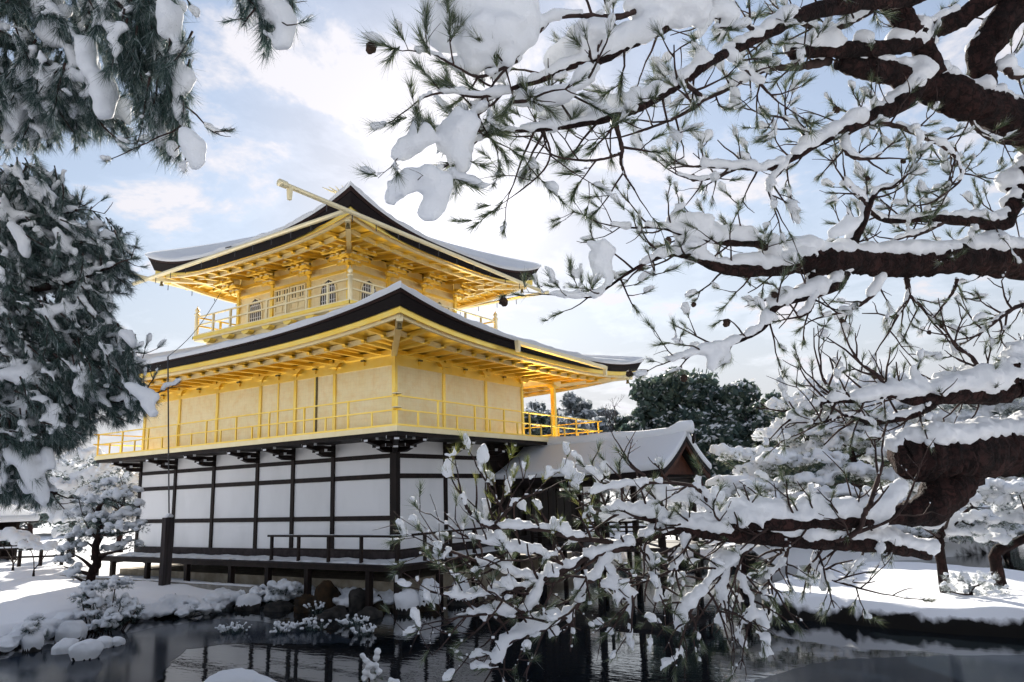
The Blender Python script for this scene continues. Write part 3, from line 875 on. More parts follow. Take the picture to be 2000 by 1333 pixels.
g_ = gutter_pole((-3.37, 0.72, 9.22), (9.1, 0.72, 9.04), 11, 'x')
bar('gutter_outlet', (-3.1, 0.72, 9.18), (-3.1, 0.721, 8.86), 0.12, 0.12, 'gold_pale', g_, 0.7)
pole('gutter_end', (-3.44, 0.72, 9.221), (-3.22, 0.72, 9.218), 0.10, 'gold_pale', g_)
gutter_pole((-0.97, 0.95, 9.27), (-0.97, 11.6, 9.14), 10, 'y')
gutter_pole((-1.45, 11.2, 9.33), (9.4, 11.2, 9.2), 9, 'x')
gutter_pole((9.48, 0.6, 9.05), (9.48, 11.2, 9.2), 9, 'y')
for x, y, z in ((-0.97, 6.2, 9.33), (9.0, 0.72, 9.17)):
    bar('gutter_hook', (x, y - 0.15, z), (x, y + 0.15, z + 0.02), 0.015, 0.04, 'cable_metal', roof3)
# phoenix on the apex
ph_ = mesh_obj('roof_finial', [(4.26 + r * math.cos(a * math.pi / 4), 5.98 + r * math.sin(a * math.pi / 4), z) for r, z in ((0.28, 11.71), (0.28, 11.94), (0.16, 11.98), (0.12, 12.11), (0.02, 12.14)) for a in range(8)],
               [(i * 8 + k, i * 8 + (k + 1) % 8, i * 8 + 8 + (k + 1) % 8, i * 8 + 8 + k) for i in range(4) for k in range(8)], 'gold', PAV)
ph_['label'] = 'golden bird figure on the roof top'
tube('bird_body', [(4.26 + 0.42, 5.98, 12.54), (4.26 + 0.30, 5.98, 12.42), (4.26, 5.98, 12.34), (4.26 - 0.25, 5.98, 12.38)], [0.05, 0.11, 0.13, 0.04], 'gold_pale', ph_)
tube('bird_neck', [(4.60, 5.98, 12.46), (4.72, 5.98, 12.64), (4.76, 5.98, 12.78), (4.86, 5.98, 12.78)], [0.07, 0.045, 0.05, 0.01], 'gold_pale', ph_)
for s_ in (-1, 1):
    tube('bird_leg', [(4.26, 5.98 + 0.05 * s_, 12.31), (4.26, 5.98 + 0.05 * s_, 12.06)], [0.03, 0.02], 'gold_pale', ph_)
    for k in range(4):
        tube('bird_wing', [(4.3, 5.98 + 0.08 * s_, 12.44), (4.22 - 0.05 * k, 5.98 + (0.35 + 0.05 * k) * s_, 12.58 + 0.06 * k), (4.1 - 0.12 * k, 5.98 + (0.62 - 0.05 * k) * s_, 12.61 + 0.09 * k)], [0.05, 0.045, 0.01], 'gold_pale', ph_)
for k in range(5):
    a = (k - 2) * 0.16
    tube('bird_tail', [(4.05, 5.98 + 0.03 * (k - 2), 12.41), (3.8, 5.98 + a * 0.9, 12.61 + 0.03 * k), (3.5, 5.98 + a * 1.6, 12.56 + 0.07 * k), (3.3, 5.98 + a * 2.2, 12.68 + 0.07 * k)], [0.03, 0.04, 0.035, 0.01], 'gold_pale', ph_)

# ================================================================== annex reaching over the pond
ANX = thing('fishing_pavilion', 'low open annex with snow covered gable roof standing over the pond', 'pavilion', (6.3, -3.0, -0.3))
def A(x, y, z):
    return (x - 6.3, y + 3.0, z + 0.3)
def abox(name, lo, hi, mat, par=ANX):
    return box(name, A(*lo), A(*hi), mat, par)
ay0, ay1, ridge_x, half = -5.75, -0.16, 6.3, 1.85
def gable_z(a):      # a = 0 ridge .. 1 eave
    return 2.80 - 1.28 * a + 0.30 * a * a - 0.02
def gable_sheet(y_a, y_b, off, e0, mat, name, par, th_, thick_edge=0.0, ny=14):
    V, Fc = [], []
    na = 10
    for s_ in (-1, 1):
        base = len(V)
        for i in range(ny + 1):
            w = i / ny
            y = y_a + (y_b - y_a) * w
            endl = 0.10 * (1 - w) ** 6 if True else 0
            for j in range(na + 1):
                a = j / na * e0
                z = gable_z(a) + off + endl
                V.append(A(ridge_x + s_ * half * a, y, z))
        for i in range(ny + 1):
            w = i / ny
            y = y_a + (y_b - y_a) * w
            endl = 0.10 * (1 - w) ** 6
            for j in range(na + 1):
                a = j / na * e0
                V.append(A(ridge_x + s_ * half * a, y, gable_z(a) + off + endl - th_))
        m_ = (ny + 1) * (na + 1)
        idx = lambda i, j, k: base + k * m_ + i * (na + 1) + j
        for i in range(ny):
            for j in range(na):
                Fc.append((idx(i, j, 0), idx(i, j + 1, 0), idx(i + 1, j + 1, 0), idx(i + 1, j, 0)))
                Fc.append((idx(i, j, 1), idx(i + 1, j, 1), idx(i + 1, j + 1, 1), idx(i, j + 1, 1)))
            Fc.append((idx(i, na, 0), idx(i, na, 1), idx(i + 1, na, 1), idx(i + 1, na, 0)))
        for j in range(na):
            Fc.append((idx(0, j, 0), idx(0, j, 1), idx(0, j + 1, 1), idx(0, j + 1, 0)))
            Fc.append((idx(ny, j, 0), idx(ny, j + 1, 0), idx(ny, j + 1, 1), idx(ny, j, 1)))
    return mesh_obj(name, V, Fc, mat, par, False)
aroof = gable_sheet(ay0, ay1, 0.0, 1.0, 'shingle', 'roof', ANX, 0.16)
sn = gable_sheet(ay0 - 0.05, ay1 + 0.05, 0.20, 1.03, 'snow', 'snow_layer', aroof, 0.195)
sn.data.shade_smooth()
bm_ = sn.modifiers.new('soft', 'BEVEL'); bm_.width = 0.05; bm_.segments = 2
# ridge snow and end ornament
V, Fq, F2 = tube_arrays([A(6.3, -5.95 + 5.6 * i / 16, 2.96 + (0.16 if i < 2 else 0.02 * math.sin(i))) for i in range(17)], [0.17 + (0.02 if i < 2 else 0) for i in range(17)], 10)
mesh_obj('ridge_snow', V.tolist(), Fq.tolist() + [f[:3] for f in F2], 'snow', aroof, True)
for k in range(2):
    tube('ridge_ornament', [A(6.3 + 0.0, -6.0 + 0.02 * k, 2.88 - 0.1 * k), A(6.3 - 0.12, -6.0, 2.80 - 0.1 * k), A(6.3 - 0.16, -6.01, 2.72 - 0.1 * k)], [0.06, 0.05, 0.03], 'dark_wood', aroof)
# gable boards and infill
for s_ in (-1, 1):
    pts = [A(ridge_x + s_ * half * a, ay0 + 0.06, gable_z(a) - 0.20 + 0.09) for a in (0, 0.25, 0.5, 0.75, 1.0)]
    for p, q in zip(pts[:-1], pts[1:]):
        bar('verge_board', p, q, 0.07, 0.16, 'red_wood', aroof)
mesh_obj('gable_panel', [A(6.3 - 1.35, ay0 + 0.35, 1.75), A(6.3 + 1.35, ay0 + 0.35, 1.75), A(6.3, ay0 + 0.35, 2.62)], [(0, 1, 2)], 'red_wood', aroof)
for x in (5.0, 7.6):
    for y in (-1.4, -3.35, -5.3):
        abox('post', (x - 0.08, y - 0.08, -2.0), (x + 0.08, y + 0.08, 1.62), 'dark_wood')
    abox('beam', (x - 0.07, -5.5, 1.50), (x + 0.07, -0.4, 1.66), 'dark_wood')
    for y in (-2.2, -4.3):
        abox('stilt', (x - 0.05, y - 0.05, -2.0), (x + 0.05, y + 0.05, -0.3), 'dark_wood')
for y in (-1.4, -3.35, -5.3):
    abox('beam', (5.07, y - 0.07, 1.48), (7.53, y + 0.07, 1.64), 'dark_wood')
abox('ceiling', (4.75, -5.6, 1.655), (7.85, -0.35, 1.675), 'dark_wood')
abox('floor_deck', (4.7, -5.6, -0.34), (7.9, -0.1, -0.22), 'deck_wood')
for x in (4.78, 7.82):
    abox('railing_bar', (x - 0.03, -5.55, 0.30), (x + 0.03, -1.2, 0.36), 'dark_wood')
    abox('railing_bar', (x - 0.025, -5.55, 0.02), (x + 0.025, -1.2, 0.06), 'dark_wood')
    for k in range(6):
        abox('railing_post', (x - 0.035, -5.5 + k * 0.85, -0.22), (x + 0.035, -5.43 + k * 0.85, 0.299), 'dark_wood')
abox('railing_bar', (4.81, -5.58, 0.301), (7.79, -5.52, 0.361), 'dark_wood')
for k in range(5):
    abox('lattice_panel', (5.1 + k * 0.5, -1.35, -0.2), (5.55 + k * 0.5, -1.31, 1.4), 'dark_wood')
# ================================================================== ground, pond, ice
ZW = -1.35
def dl(d, l, z=0.0):
    """point at depth d along the view and l to its right, on the ground plan"""
    f2 = np.array([AX_F[0], AX_F[1]]); f2 /= np.linalg.norm(f2)
    r2 = np.array([f2[1], -f2[0]])
    p = CAM[:2] + f2 * d + r2 * l
    return np.array([p[0], p[1], z])
def shore(pix, z=ZW):
    return [tuple(atz(u, v, z)[:2]) for u, v in pix]
SHORE_L = shore([(0, 1284), (60, 1263), (140, 1236), (200, 1226), (250, 1214), (330, 1208), (400, 1204), (440, 1190), (500, 1182),
                 (570, 1178), (640, 1188), (700, 1191), (760, 1191), (815, 1186)])
LAND_LEFT = [(-60, 9), (-22, 6.5), (-13, 4.2), (-9.5, 3.3)] + SHORE_L + [(1.4, 0.0), (8.9, 0.3), (9.2, 13.0), (16, 24), (40, 44), (60, 120), (-60, 120)]
ISLET = shore([(1470, 1206), (1540, 1214), (1620, 1219), (1700, 1228), (1800, 1238), (1900, 1244), (2000, 1250), (2150, 1262)]) + \
        shore([(2200, 1150), (2050, 1150), (1930, 1140), (1830, 1132), (1700, 1122), (1600, 1130), (1520, 1150), (1470, 1180)])
MID_ISLE = [tuple(dl(d, l)[:2]) for d, l in ((27, 5), (26, 9), (26.5, 14), (29, 19), (34, 20), (37, 13), (36, 6), (32, 3.5))]
NEAR = [tuple(dl(d, l)[:2]) for d, l in ((-60, -60), (-60, 60), (5, 60), (6.2, 18), (6.6, 8.5), (5.6, 5.0), (5.4, 0), (5.8, -3.4), (7.2, -5.5), (7.6, -9), (6.0, -16), (6, -60))]
FAR = [tuple(dl(d, l)[:2]) for d, l in ((58, -20), (52, 10), (46, 24), (40, 34), (30, 60), (30, 700), (700, 700), (700, -300), (80, -60))]

def poly_sd(P, poly):
    """signed distance to a polygon, positive inside"""
    poly = np.array(poly); n = len(poly)
    d = np.full(len(P), 1e9); ins = np.zeros(len(P), bool)
    for i in range(n):
        a, b = poly[i], poly[(i + 1) % n]
        e = b - a; w = P - a
        tt = np.clip((w @ e) / (e @ e), 0, 1)
        d = np.minimum(d, np.linalg.norm(w - tt[:, None] * e, axis=1))
        c = ((a[1] > P[:, 1]) != (b[1] > P[:, 1]))
        with np.errstate(divide='ignore', invalid='ignore'):
            xi = (b[0] - a[0]) * (P[:, 1] - a[1]) / (b[1] - a[1]) + a[0]
        ins ^= c & (P[:, 0] < xi)
    return np.where(ins, d, -d)
def vnoise(P, s, seed):
    """smooth value noise in the plan"""
    r = np.random.default_rng(seed).random((64, 64))
    q = P / s; i = np.floor(q).astype(int); f = q - i; f = f * f * (3 - 2 * f)
    g = lambda a, b: r[(i[:, 0] + a) % 64, (i[:, 1] + b) % 64]
    return (g(0, 0) * (1 - f[:, 0]) + g(1, 0) * f[:, 0]) * (1 - f[:, 1]) + (g(0, 1) * (1 - f[:, 0]) + g(1, 1) * f[:, 0]) * f[:, 1]
def ground_z(P):
    P = np.atleast_2d(np.asarray(P, float))
    wob = (vnoise(P, 0.9, 1) - 0.5) * 0.5 + (vnoise(P, 0.35, 2) - 0.5) * 0.22
    z = np.full(len(P), -2.3)
    def land(poly, top, edge, lumps):
        nonlocal z
        d = poly_sd(P, poly) + wob * np.exp(-np.abs(P - CAM[:2]).max(1) / 40)
        k = np.clip(d / edge + 0.25, 0, 1); k = k * k * (3 - 2 * k)
        far = np.clip(d / 14, 0, 1)
        zz = -2.3 + (top + 2.3) * k + lumps * (vnoise(P, 1.7, 5) - 0.5) * k + 0.25 * lumps * (vnoise(P, 0.5, 6) - 0.5) * k + 0.35 * far * far
        z = np.maximum(z, np.where(d > -edge, zz, -2.3))
    land(LAND_LEFT, -0.95, 0.95, 0.16)
    land(ISLET, -0.93, 0.42, 0.16)
    land(MID_ISLE, -0.8, 1.2, 0.3)
    land(NEAR, -0.45, 0.9, 0.15)
    land(FAR, -0.6, 2.0, 0.6)
    # gentle rise of the wooded hills beyond the pond
    d = poly_sd(P, FAR)
    z = z + np.clip((d - 25) / 260, 0, 1) ** 1.2 * 14
    # level under the pavilion
    inside = (P[:, 0] > -0.3) & (P[:, 0] < 8.6) & (P[:, 1] > 0.1) & (P[:, 1] < 12.2)
    z = np.where(inside, np.minimum(z, -1.0), z)
    return z
def axis_samples(c, lo, hi):
    return np.unique(np.round(np.concatenate([np.linspace(-700, lo - 6, 34), np.linspace(lo - 6, lo, 10), np.arange(lo, hi, 0.19), np.linspace(hi, hi + 46, 60), np.linspace(hi + 46, 700, 34)]), 3))
gx, gy = axis_samples(0, -16, 12), axis_samples(0, -17, 15)
GX, GY = np.meshgrid(gx, gy, indexing='ij')
GP = np.stack([GX.ravel(), GY.ravel()], 1)
GZ = ground_z(GP)
nx_, ny_ = len(gx), len(gy)
ii = np.arange(nx_ - 1)[:, None] * ny_ + np.arange(ny_ - 1)[None]
GF = np.stack([ii, ii + ny_, ii + ny_ + 1, ii + 1], -1).reshape(-1, 4)
ground = np_obj('ground', np.column_stack([GP, GZ]), GF, 'snowy_ground', None, True)
tag(ground, kind='structure', label='snow covered banks and islets round the pond')
def gz(x, y):
    return float(ground_z([(x, y)])[0])
water = mesh_obj('pond_water', [(-120, -120, ZW), (160, -120, ZW), (160, 160, ZW), (-120, 160, ZW)], [(0, 1, 2, 3)], 'pond_water')
tag(water, kind='structure', label='dark rippled pond water reflecting the pavilion')
def sheet(name, pix, dz, mat, label):
    pts = [atz(u, v, ZW) for u, v in pix]
    V = [(p[0], p[1], ZW + dz) for p in pts]
    return tag(mesh_obj(name, V, [tuple(range(len(V)))], mat), kind='structure', label=label)
def wobble_line(pix, n, amp, seed):
    rr = random.Random(seed); out = []
    for (a, b), (c, d) in zip(pix[:-1], pix[1:]):
        for k in range(n):
            w = k / n
            out.append((a + (c - a) * w + rr.uniform(-amp, amp), b + (d - b) * w + rr.uniform(-amp, amp) * 0.25))
    return out + [pix[-1]]
sheet('thin_ice', wobble_line([(1440, 1345), (1500, 1322), (1580, 1300), (1660, 1288), (1760, 1283), (1880, 1281), (2060, 1279)], 6, 7, 1) + [(2120, 1420), (1400, 1420)], 0.004, 'thin_ice', 'thin grey ice at the near edge of the pond')
sheet('thin_ice', wobble_line([(-60, 1300), (60, 1278), (200, 1246), (330, 1222), (430, 1208), (520, 1215), (620, 1232), (700, 1256), (560, 1259), (448, 1257), (370, 1268), (330, 1300), (300, 1345)], 5, 6, 2) + [(250, 1420), (-60, 1420)], 0.004, 'thin_ice', 'dull thin ice along the left bank')

# ------------------------------------------------------------------ stones
def ico_arrays(sub):
    t_ = (1 + 5 ** 0.5) / 2
    V = [(-1, t_, 0), (1, t_, 0), (-1, -t_, 0), (1, -t_, 0), (0, -1, t_), (0, 1, t_), (0, -1, -t_), (0, 1, -t_), (t_, 0, -1), (t_, 0, 1), (-t_, 0, -1), (-t_, 0, 1)]
    V = [Vector(v).normalized() for v in V]
    Fc = [(0, 11, 5), (0, 5, 1), (0, 1, 7), (0, 7, 10), (0, 10, 11), (1, 5, 9), (5, 11, 4), (11, 10, 2), (10, 7, 6), (7, 1, 8), (3, 9, 4), (3, 4, 2), (3, 2, 6), (3, 6, 8), (3, 8, 9), (4, 9, 5), (2, 4, 11), (6, 2, 10), (8, 6, 7), (9, 8, 1)]
    for _ in range(sub):
        mid = {}; nf = []
        def m_(a, b):
            k = (min(a, b), max(a, b))
            if k not in mid:
                mid[k] = len(V); V.append(((V[a] + V[b]) / 2).normalized())
            return mid[k]
        for a, b, c in Fc:
            ab, bc, ca = m_(a, b), m_(b, c), m_(c, a)
            nf += [(a, ab, ca), (b, bc, ab), (c, ca, bc), (ab, bc, ca)]
        Fc = nf
    return np.array([tuple(v) for v in V]), np.array(Fc)
ICO1, ICO2, ICO3 = ico_arrays(1), ico_arrays(2), ico_arrays(3)
def rock_shape(size, seed, rough=0.22):
    V, Fc = ICO3
    r = np.random.default_rng(seed)
    out = V.copy()
    for k in range(16):
        nrm = r.normal(size=3); nrm /= np.linalg.norm(nrm)
        lim = r.uniform(0.52, 0.85)
        h = out @ nrm
        out = out - np.maximum(h - lim, 0)[:, None] * nrm * 0.85
    ph = r.uniform(0, 6, (6, 3)); 
    w = sum(np.sin(V @ (r.normal(size=3) * (2 + 2 * k)) + ph[k, 0]) / (1.5 + k) for k in range(5))
    w2 = sum(np.sin(V @ (r.normal(size=3) * (7 + 4 * k)) + ph[k, 1]) / (2 + k) for k in range(5))
    out = out * (1 + rough * (0.35 * w + 0.22 * w2))[:, None]
    return out * np.array(size), Fc
def snow_cap_of(V, Fc, th, seed, keep=0.25):
    """snow lying on the upper side of a rock shape"""
    r = np.random.default_rng(seed)
    nrm = V / np.linalg.norm(V, axis=1)[:, None]
    k = np.clip((nrm[:, 2] - keep) / 0.35, 0, 1)
    W_ = V + np.array([0, 0, 1]) * (k * th)[:, None] + nrm * (k * th * 0.5)[:, None]
    sel = (k > 0)[Fc].all(1)
    Fs = Fc[sel]
    # keep only the largest connected patch
    par = np.arange(len(V))
    def root(a):
        while par[a] != a:
            par[a] = par[par[a]]; a = par[a]
        return a
    for a, b, c in Fs:
        par[root(a)] = root(b); par[root(b)] = root(c)
    ids = np.array([root(a) for a in Fs[:, 0]])
    best = max(set(ids.tolist()), key=lambda x: (ids == x).sum()) if len(ids) else 0
    return W_, Fs[ids == best]
def rock(name, label, p, size, mat, seed, cap=0.0, group=None, cat='rock', keep=0.25):
    V, Fc = rock_shape(size, seed)
    t_ = thing(name, label, cat, tuple(p), group)
    np_obj('stone', V, Fc, mat, t_, True)
    if cap > 0:
        W_, F2 = snow_cap_of(V, Fc, cap, seed, keep)
        used, inv = np.unique(F2, return_inverse=True); W_, F2 = W_[used], inv.reshape(-1, 3)
        o_ = np_obj('snow_cap', W_, F2, 'snow', t_, True)
        o_.data.shade_smooth()
    return t_
def rock_px(name, label, u, v, wpx, hpx, mat, seed, cap, z=None, group=None, dz=0.0, keep=0.25):
    z = ZW if z is None else z
    p = atz(u, v, z); t_ = (p - CAM) @ AX_F
    s = t_ / FPX
    return rock(name, label, (p[0], p[1], z + dz), (wpx / 2 * s, wpx / 2 * s * 0.8, hpx * s), mat, seed, cap, group, 'rock', keep)
rock_px('boulder', 'tall brown boulder bare of snow under the veranda', 645, 1190, 76, 64, 'brown_rock', 3, 0.0)
rock_px('boulder', 'rounded rust brown boulder left of the tall bare boulder', 598, 1194, 60, 44, 'brown_rock', 4, 0.0)
rock_px('boulder', 'dark grey boulder with thin snow beside the corner post', 700, 1192, 70, 46, 'dark_rock', 5, 0.0)
rock_px('boulder', 'small orange brown stone between dark boulder and corner post', 742, 1192, 34, 38, 'brown_rock', 6, 0.0)
rock_px('boulder', 'snow capped boulder at the foot of the corner post', 793, 1198, 52, 40, 'dark_rock', 8, 0.13)
rock_px('boulder', 'dark boulder with snowy top right of the corner post', 842, 1192, 60, 50, 'brown_rock', 9, 0.10)
rock_px('boulder', 'added dark snow topped boulder under the pavilion by the annex', 900, 1180, 80, 40, 'dark_rock', 21, 0.10)  # dark stones added from here to deepen the shadow under the veranda
rock_px('boulder', 'added low black stone at the waterline before the tall boulder', 655, 1206, 80, 22, 'dark_rock', 23, 0.0)
rock_px('boulder', 'added black stone under the snowy shrub left of the boulders', 545, 1192, 70, 26, 'dark_rock', 24, 0.0)
rock_px('boulder', 'added black stone in front of the grey boulder', 722, 1206, 60, 20, 'dark_rock', 25, 0.0)
rock_px('boulder', 'added dark stone with snow patch under the end of the lawn', 490, 1190, 60, 22, 'dark_rock', 26, 0.08)
STG = 'snow capped stones in the pond by the left bank'
rock_px('stepping_stone', 'round snow capped stone lowest in the water off the left bank', 166, 1288, 56, 20, 'dark_rock', 10, 0.12, group=STG, keep=-0.25)
rock_px('stepping_stone', 'snow capped stone in the water just left of the lowest one', 125, 1276, 46, 17, 'dark_rock', 11, 0.10, group=STG, keep=-0.25)
rock_px('stepping_stone', 'flat snowy stone in the water right of the lowest one', 205, 1265, 40, 12, 'dark_rock', 12, 0.08, group=STG, keep=-0.2)
rock_px('stepping_stone', 'smallest flat snowy stone touching the bank by the low pine', 228, 1262, 30, 10, 'dark_rock', 13, 0.07, group=STG, keep=-0.2)
rock_px('boulder', 'snow heaped stone on the left bank by the water', 140, 1252, 60, 26, 'dark_rock', 15, 0.12, keep=-0.1)
rock_px('boulder', 'dark notched stone under snow at far left water edge', 62, 1272, 44, 26, 'dark_rock', 16, 0.12, keep=0.1)
rock_px('boulder', 'tall snow mound over a stone at the end of the lawn', 430, 1186, 76, 20, 'dark_rock', 17, 0.14, keep=-0.3)
# big snow covered stone on the near shore at the bottom of the view
p = at(470, 1352, 8.2)
rock('boulder', 'smooth snow covered stone at the very bottom below the pond', (p[0], p[1], p[2] - 0.25), (0.55, 0.36, 0.42), 'dark_rock', 18, 0.12, None, 'rock', -0.5)

# kerb of cut stone in front of the veranda posts
kerb = thing('stone_kerb', 'long low kerb of cut stone before the veranda posts', 'kerb', (-1.55, 8.0, -1.1))
yy = 3.6
while yy < 14.2:
    ln = random.uniform(1.0, 1.5)
    x0 = -1.66
    s_ = box('kerb_stone', (x0 + 1.55, yy - 8.0, 0.0), (x0 + 1.55 + 0.26, yy + ln - 0.012 - 8.0, 0.255 + random.uniform(-0.006, 0.006)), 'stone', kerb)
    drift('snow_strip', x0 + 1.55, x0 + 1.81, yy - 8.0, yy + ln - 8.0, 0.26, 0.04, s_, 4, 8, int(yy * 7))
    yy += ln

# snow curling over the water's edge
def edge_snow(label, line, z, r0, r1, step, seed, back):
    rr = np.random.default_rng(seed)
    o_ = None
    S = []
    for (ax, ay), (bx, by) in zip(line[:-1], line[1:]):
        ln = math.hypot(bx - ax, by - ay); m_ = max(1, int(ln / step))
        for k in range(m_):
            w = k / m_
            if rr.random() < 0.16:
                continue
            x, y = ax + (bx - ax) * w, ay + (by - ay) * w
            nx, ny = back
            for q_ in range(3):
                rad_ = rr.uniform(r0, r1)
                off = rr.uniform(-0.05, 0.45)
                S.append((x + nx * off + rr.normal() * 0.05, y + ny * off + rr.normal() * 0.05, z + 0.45 * off + rr.uniform(-0.03, 0.07), rad_, rad_ * rr.uniform(0.35, 0.6)))
    return S
# ------------------------------------------------------------------ lightning conductor post with its cable
pp = atz(321, 1146, -0.93)
post = thing('wooden_post', 'tall squared weathered post with snow cap carrying a dark cable', 'post', (pp[0], pp[1], -1.05))
tp = (pp - CAM) @ AX_F
hpost = 2.05
box('shaft', (-0.13, -0.10, 0.0), (0.13, 0.10, hpost), 'weathered_post', post)
V, Fc = rock_shape((0.15, 0.12, 0.11), 31, 0.1)
np_obj('snow_cap', V + np.array([0, 0, hpost + 0.03]), Fc, 'snow', post, True)
c1 = np.array(at(328, 697, tp + 0.15)); c2 = np.array(at(431, 572, 24.5))
base_ = np.array([pp[0], pp[1], -1.05])
tube('conductor_pipe', [tuple(np.array([0.02, 0, hpost]) + (c1 - base_ - np.array([0.02, 0, hpost])) * k / 6) for k in range(7)], 0.022, 'cable_metal', post, 6)
tube('cable', [tuple((c1 - base_) + (c2 - c1) * (k / 12) - np.array([0, 0, 0.25]) * math.sin(math.pi * k / 12)) for k in range(13)], 0.010, 'cable_metal', post, 5)
# ------------------------------------------------------------------ small roofed shelter far left
hp = atz(-10, 1075, -0.8); hp = dl(31, -22, 0)
hz = gz(hp[0], hp[1])
hut = thing('garden_shelter', 'small dark shelter with thick flat snow on its roof behind the left trees', 'shelter', (hp[0], hp[1], hz))
for sx in (-1, 1):
    for sy in (-1, 1):
        box('post', (sx * 1.15 - 0.06, sy * 0.9 - 0.06, 0.0), (sx * 1.15 + 0.06, sy * 0.9 + 0.06, 1.55), 'dark_wood', hut)
box('back_wall', (-1.1, 0.86, 0.0), (1.1, 0.92, 1.5), 'dark_wood', hut)
box('side_wall', (1.12, -0.85, 0.0), (1.18, 0.85, 1.5), 'dark_wood', hut)
Vh = [(-1.7, -1.4, 1.5), (1.7, -1.4, 1.5), (1.7, 1.4, 1.5), (-1.7, 1.4, 1.5), (-1.0, -0.5, 1.95), (1.0, -0.5, 1.95), (1.0, 0.5, 1.95), (-1.0, 0.5, 1.95)]
rf = mesh_obj('roof', Vh, BOXF, 'shingle', hut)
Vs = [(x * 1.03, y * 1.03, z + (0.04 if z < 1.6 else 0.3)) for x, y, z in Vh]
sn_ = mesh_obj('snow_layer', [(x, y, 1.53) for x, y, z in Vs[:4]] + [(x * 1.01, y * 1.01, z + 0.22) for x, y, z in Vs[:4]] + Vs[4:], [(0, 3, 2, 1), (0, 1, 5, 4), (1, 2, 6, 5), (2, 3, 7, 6), (3, 0, 4, 7), (4, 5, 9, 8), (5, 6, 10, 9), (6, 7, 11, 10), (7, 4, 8, 11), (8, 9, 10, 11)], 'snow', rf, True)
bv = sn_.modifiers.new('soft', 'BEVEL'); bv.width = 0.08; bv.segments = 3; bv.limit_method = 'NONE'
# low rail fence beside it
f0, f1 = dl(29, -19.6), dl(29, -17.2)
fz = gz(f0[0], f0[1])
fen = thing('rail_fence', 'low wooden rail fence dusted with snow near the garden shelter', 'fence', (f0[0], f0[1], fz))
dv = (f1 - f0)
for k in range(4):
    q = dv * k / 3
    box('fence_post', (q[0] - 0.05, q[1] - 0.05, -0.2), (q[0] + 0.05, q[1] + 0.05, 0.75), 'dark_wood', fen)
for z in (0.66, 0.35):
    bar('fence_rail', (0, 0, z), (dv[0], dv[1], z), 0.05, 0.07, 'dark_wood', fen)
bar('rail_snow', (0, 0, 0.72), (dv[0], dv[1], 0.72), 0.07, 0.05, 'snow', fen)
# ================================================================== tree kit
UP = np.array([0.0, 0.0, 1.0])
def unit(v):
    return v / (np.linalg.norm(v) + 1e-9)
def rvec():
    return unit(rng.normal(size=3))
def catmull(P, n):
    P = np.asarray(P, float)
    if len(P) < 3:
        w = np.linspace(0, 1, n)[:, None]
        return P[0] * (1 - w) + P[-1] * w
    Q = np.vstack([2 * P[0] - P[1], P, 2 * P[-1] - P[-2]])
    out = []
    seg = len(P) - 1
    for q in np.linspace(0, seg - 1e-6, n):
        i = int(q); f = q - i
        a, b, c, d = Q[i], Q[i + 1], Q[i + 2], Q[i + 3]
        out.append(0.5 * ((2 * b) + (-a + c) * f + (2 * a - 5 * b + 4 * c - d) * f * f + (-a + 3 * b - 3 * c + d) * f ** 3))
    return np.array(out)
class Wood:
    def __init__(self):
        self.V, self.F, self.n = [], [], 0
    def add(self, pts, rads, sides=5):
        V, Fq, F2 = tube_arrays(pts, rads, sides, False)
        self.V.append(V); self.F.append(Fq + self.n); self.n += len(V)
    def build(self, name, mat, parent, kind='stuff'):
        if not self.V:
            return None
        o = np_obj(name, np.vstack(self.V), np.vstack(self.F), mat, parent, True)
        if kind:
            o['kind'] = kind
        return o
class Needles:
    def __init__(self):
        self.p, self.d, self.l = [], [], []
    def add(self, p, d, l):
        self.p.append(p); self.d.append(d); self.l.append(l)
    def build(self, name, mat, parent, n=36, width=0.002, spread=0.55, stem=0.35, droop=0.0):
        if not self.p:
            return None
        P, D, Ln = np.array(self.p), np.array(self.d), np.array(self.l)
        D = D / (np.linalg.norm(D, axis=1)[:, None] + 1e-9)
        T = len(P)
        rv = rng.normal(size=(T, n, 3)); rv /= np.linalg.norm(rv, axis=2)[:, :, None]
        dirs = D[:, None] * (0.35 + 0.65 * rng.random((T, n, 1))) + rv * spread
        dirs[:, :, 2] -= droop * rng.random((T, n))
        dirs /= np.linalg.norm(dirs, axis=2)[:, :, None]
        ln = Ln[:, None] * (0.65 + 0.5 * rng.random((T, n)))
        base = P[:, None] - D[:, None] * (Ln[:, None, None] * stem * rng.random((T, n, 1)))
        side = np.cross(dirs, rng.normal(size=(T, n, 3))); side /= np.linalg.norm(side, axis=2)[:, :, None] + 1e-9
        w = width
        V = np.stack([base - side * w / 2, base + side * w / 2, base + dirs * ln[:, :, None]], 2).reshape(-1, 3)
        Fc = np.arange(len(V)).reshape(-1, 3)
        o = np_obj(name, V, Fc, mat, parent)
        o['kind'] = 'stuff'
        return o
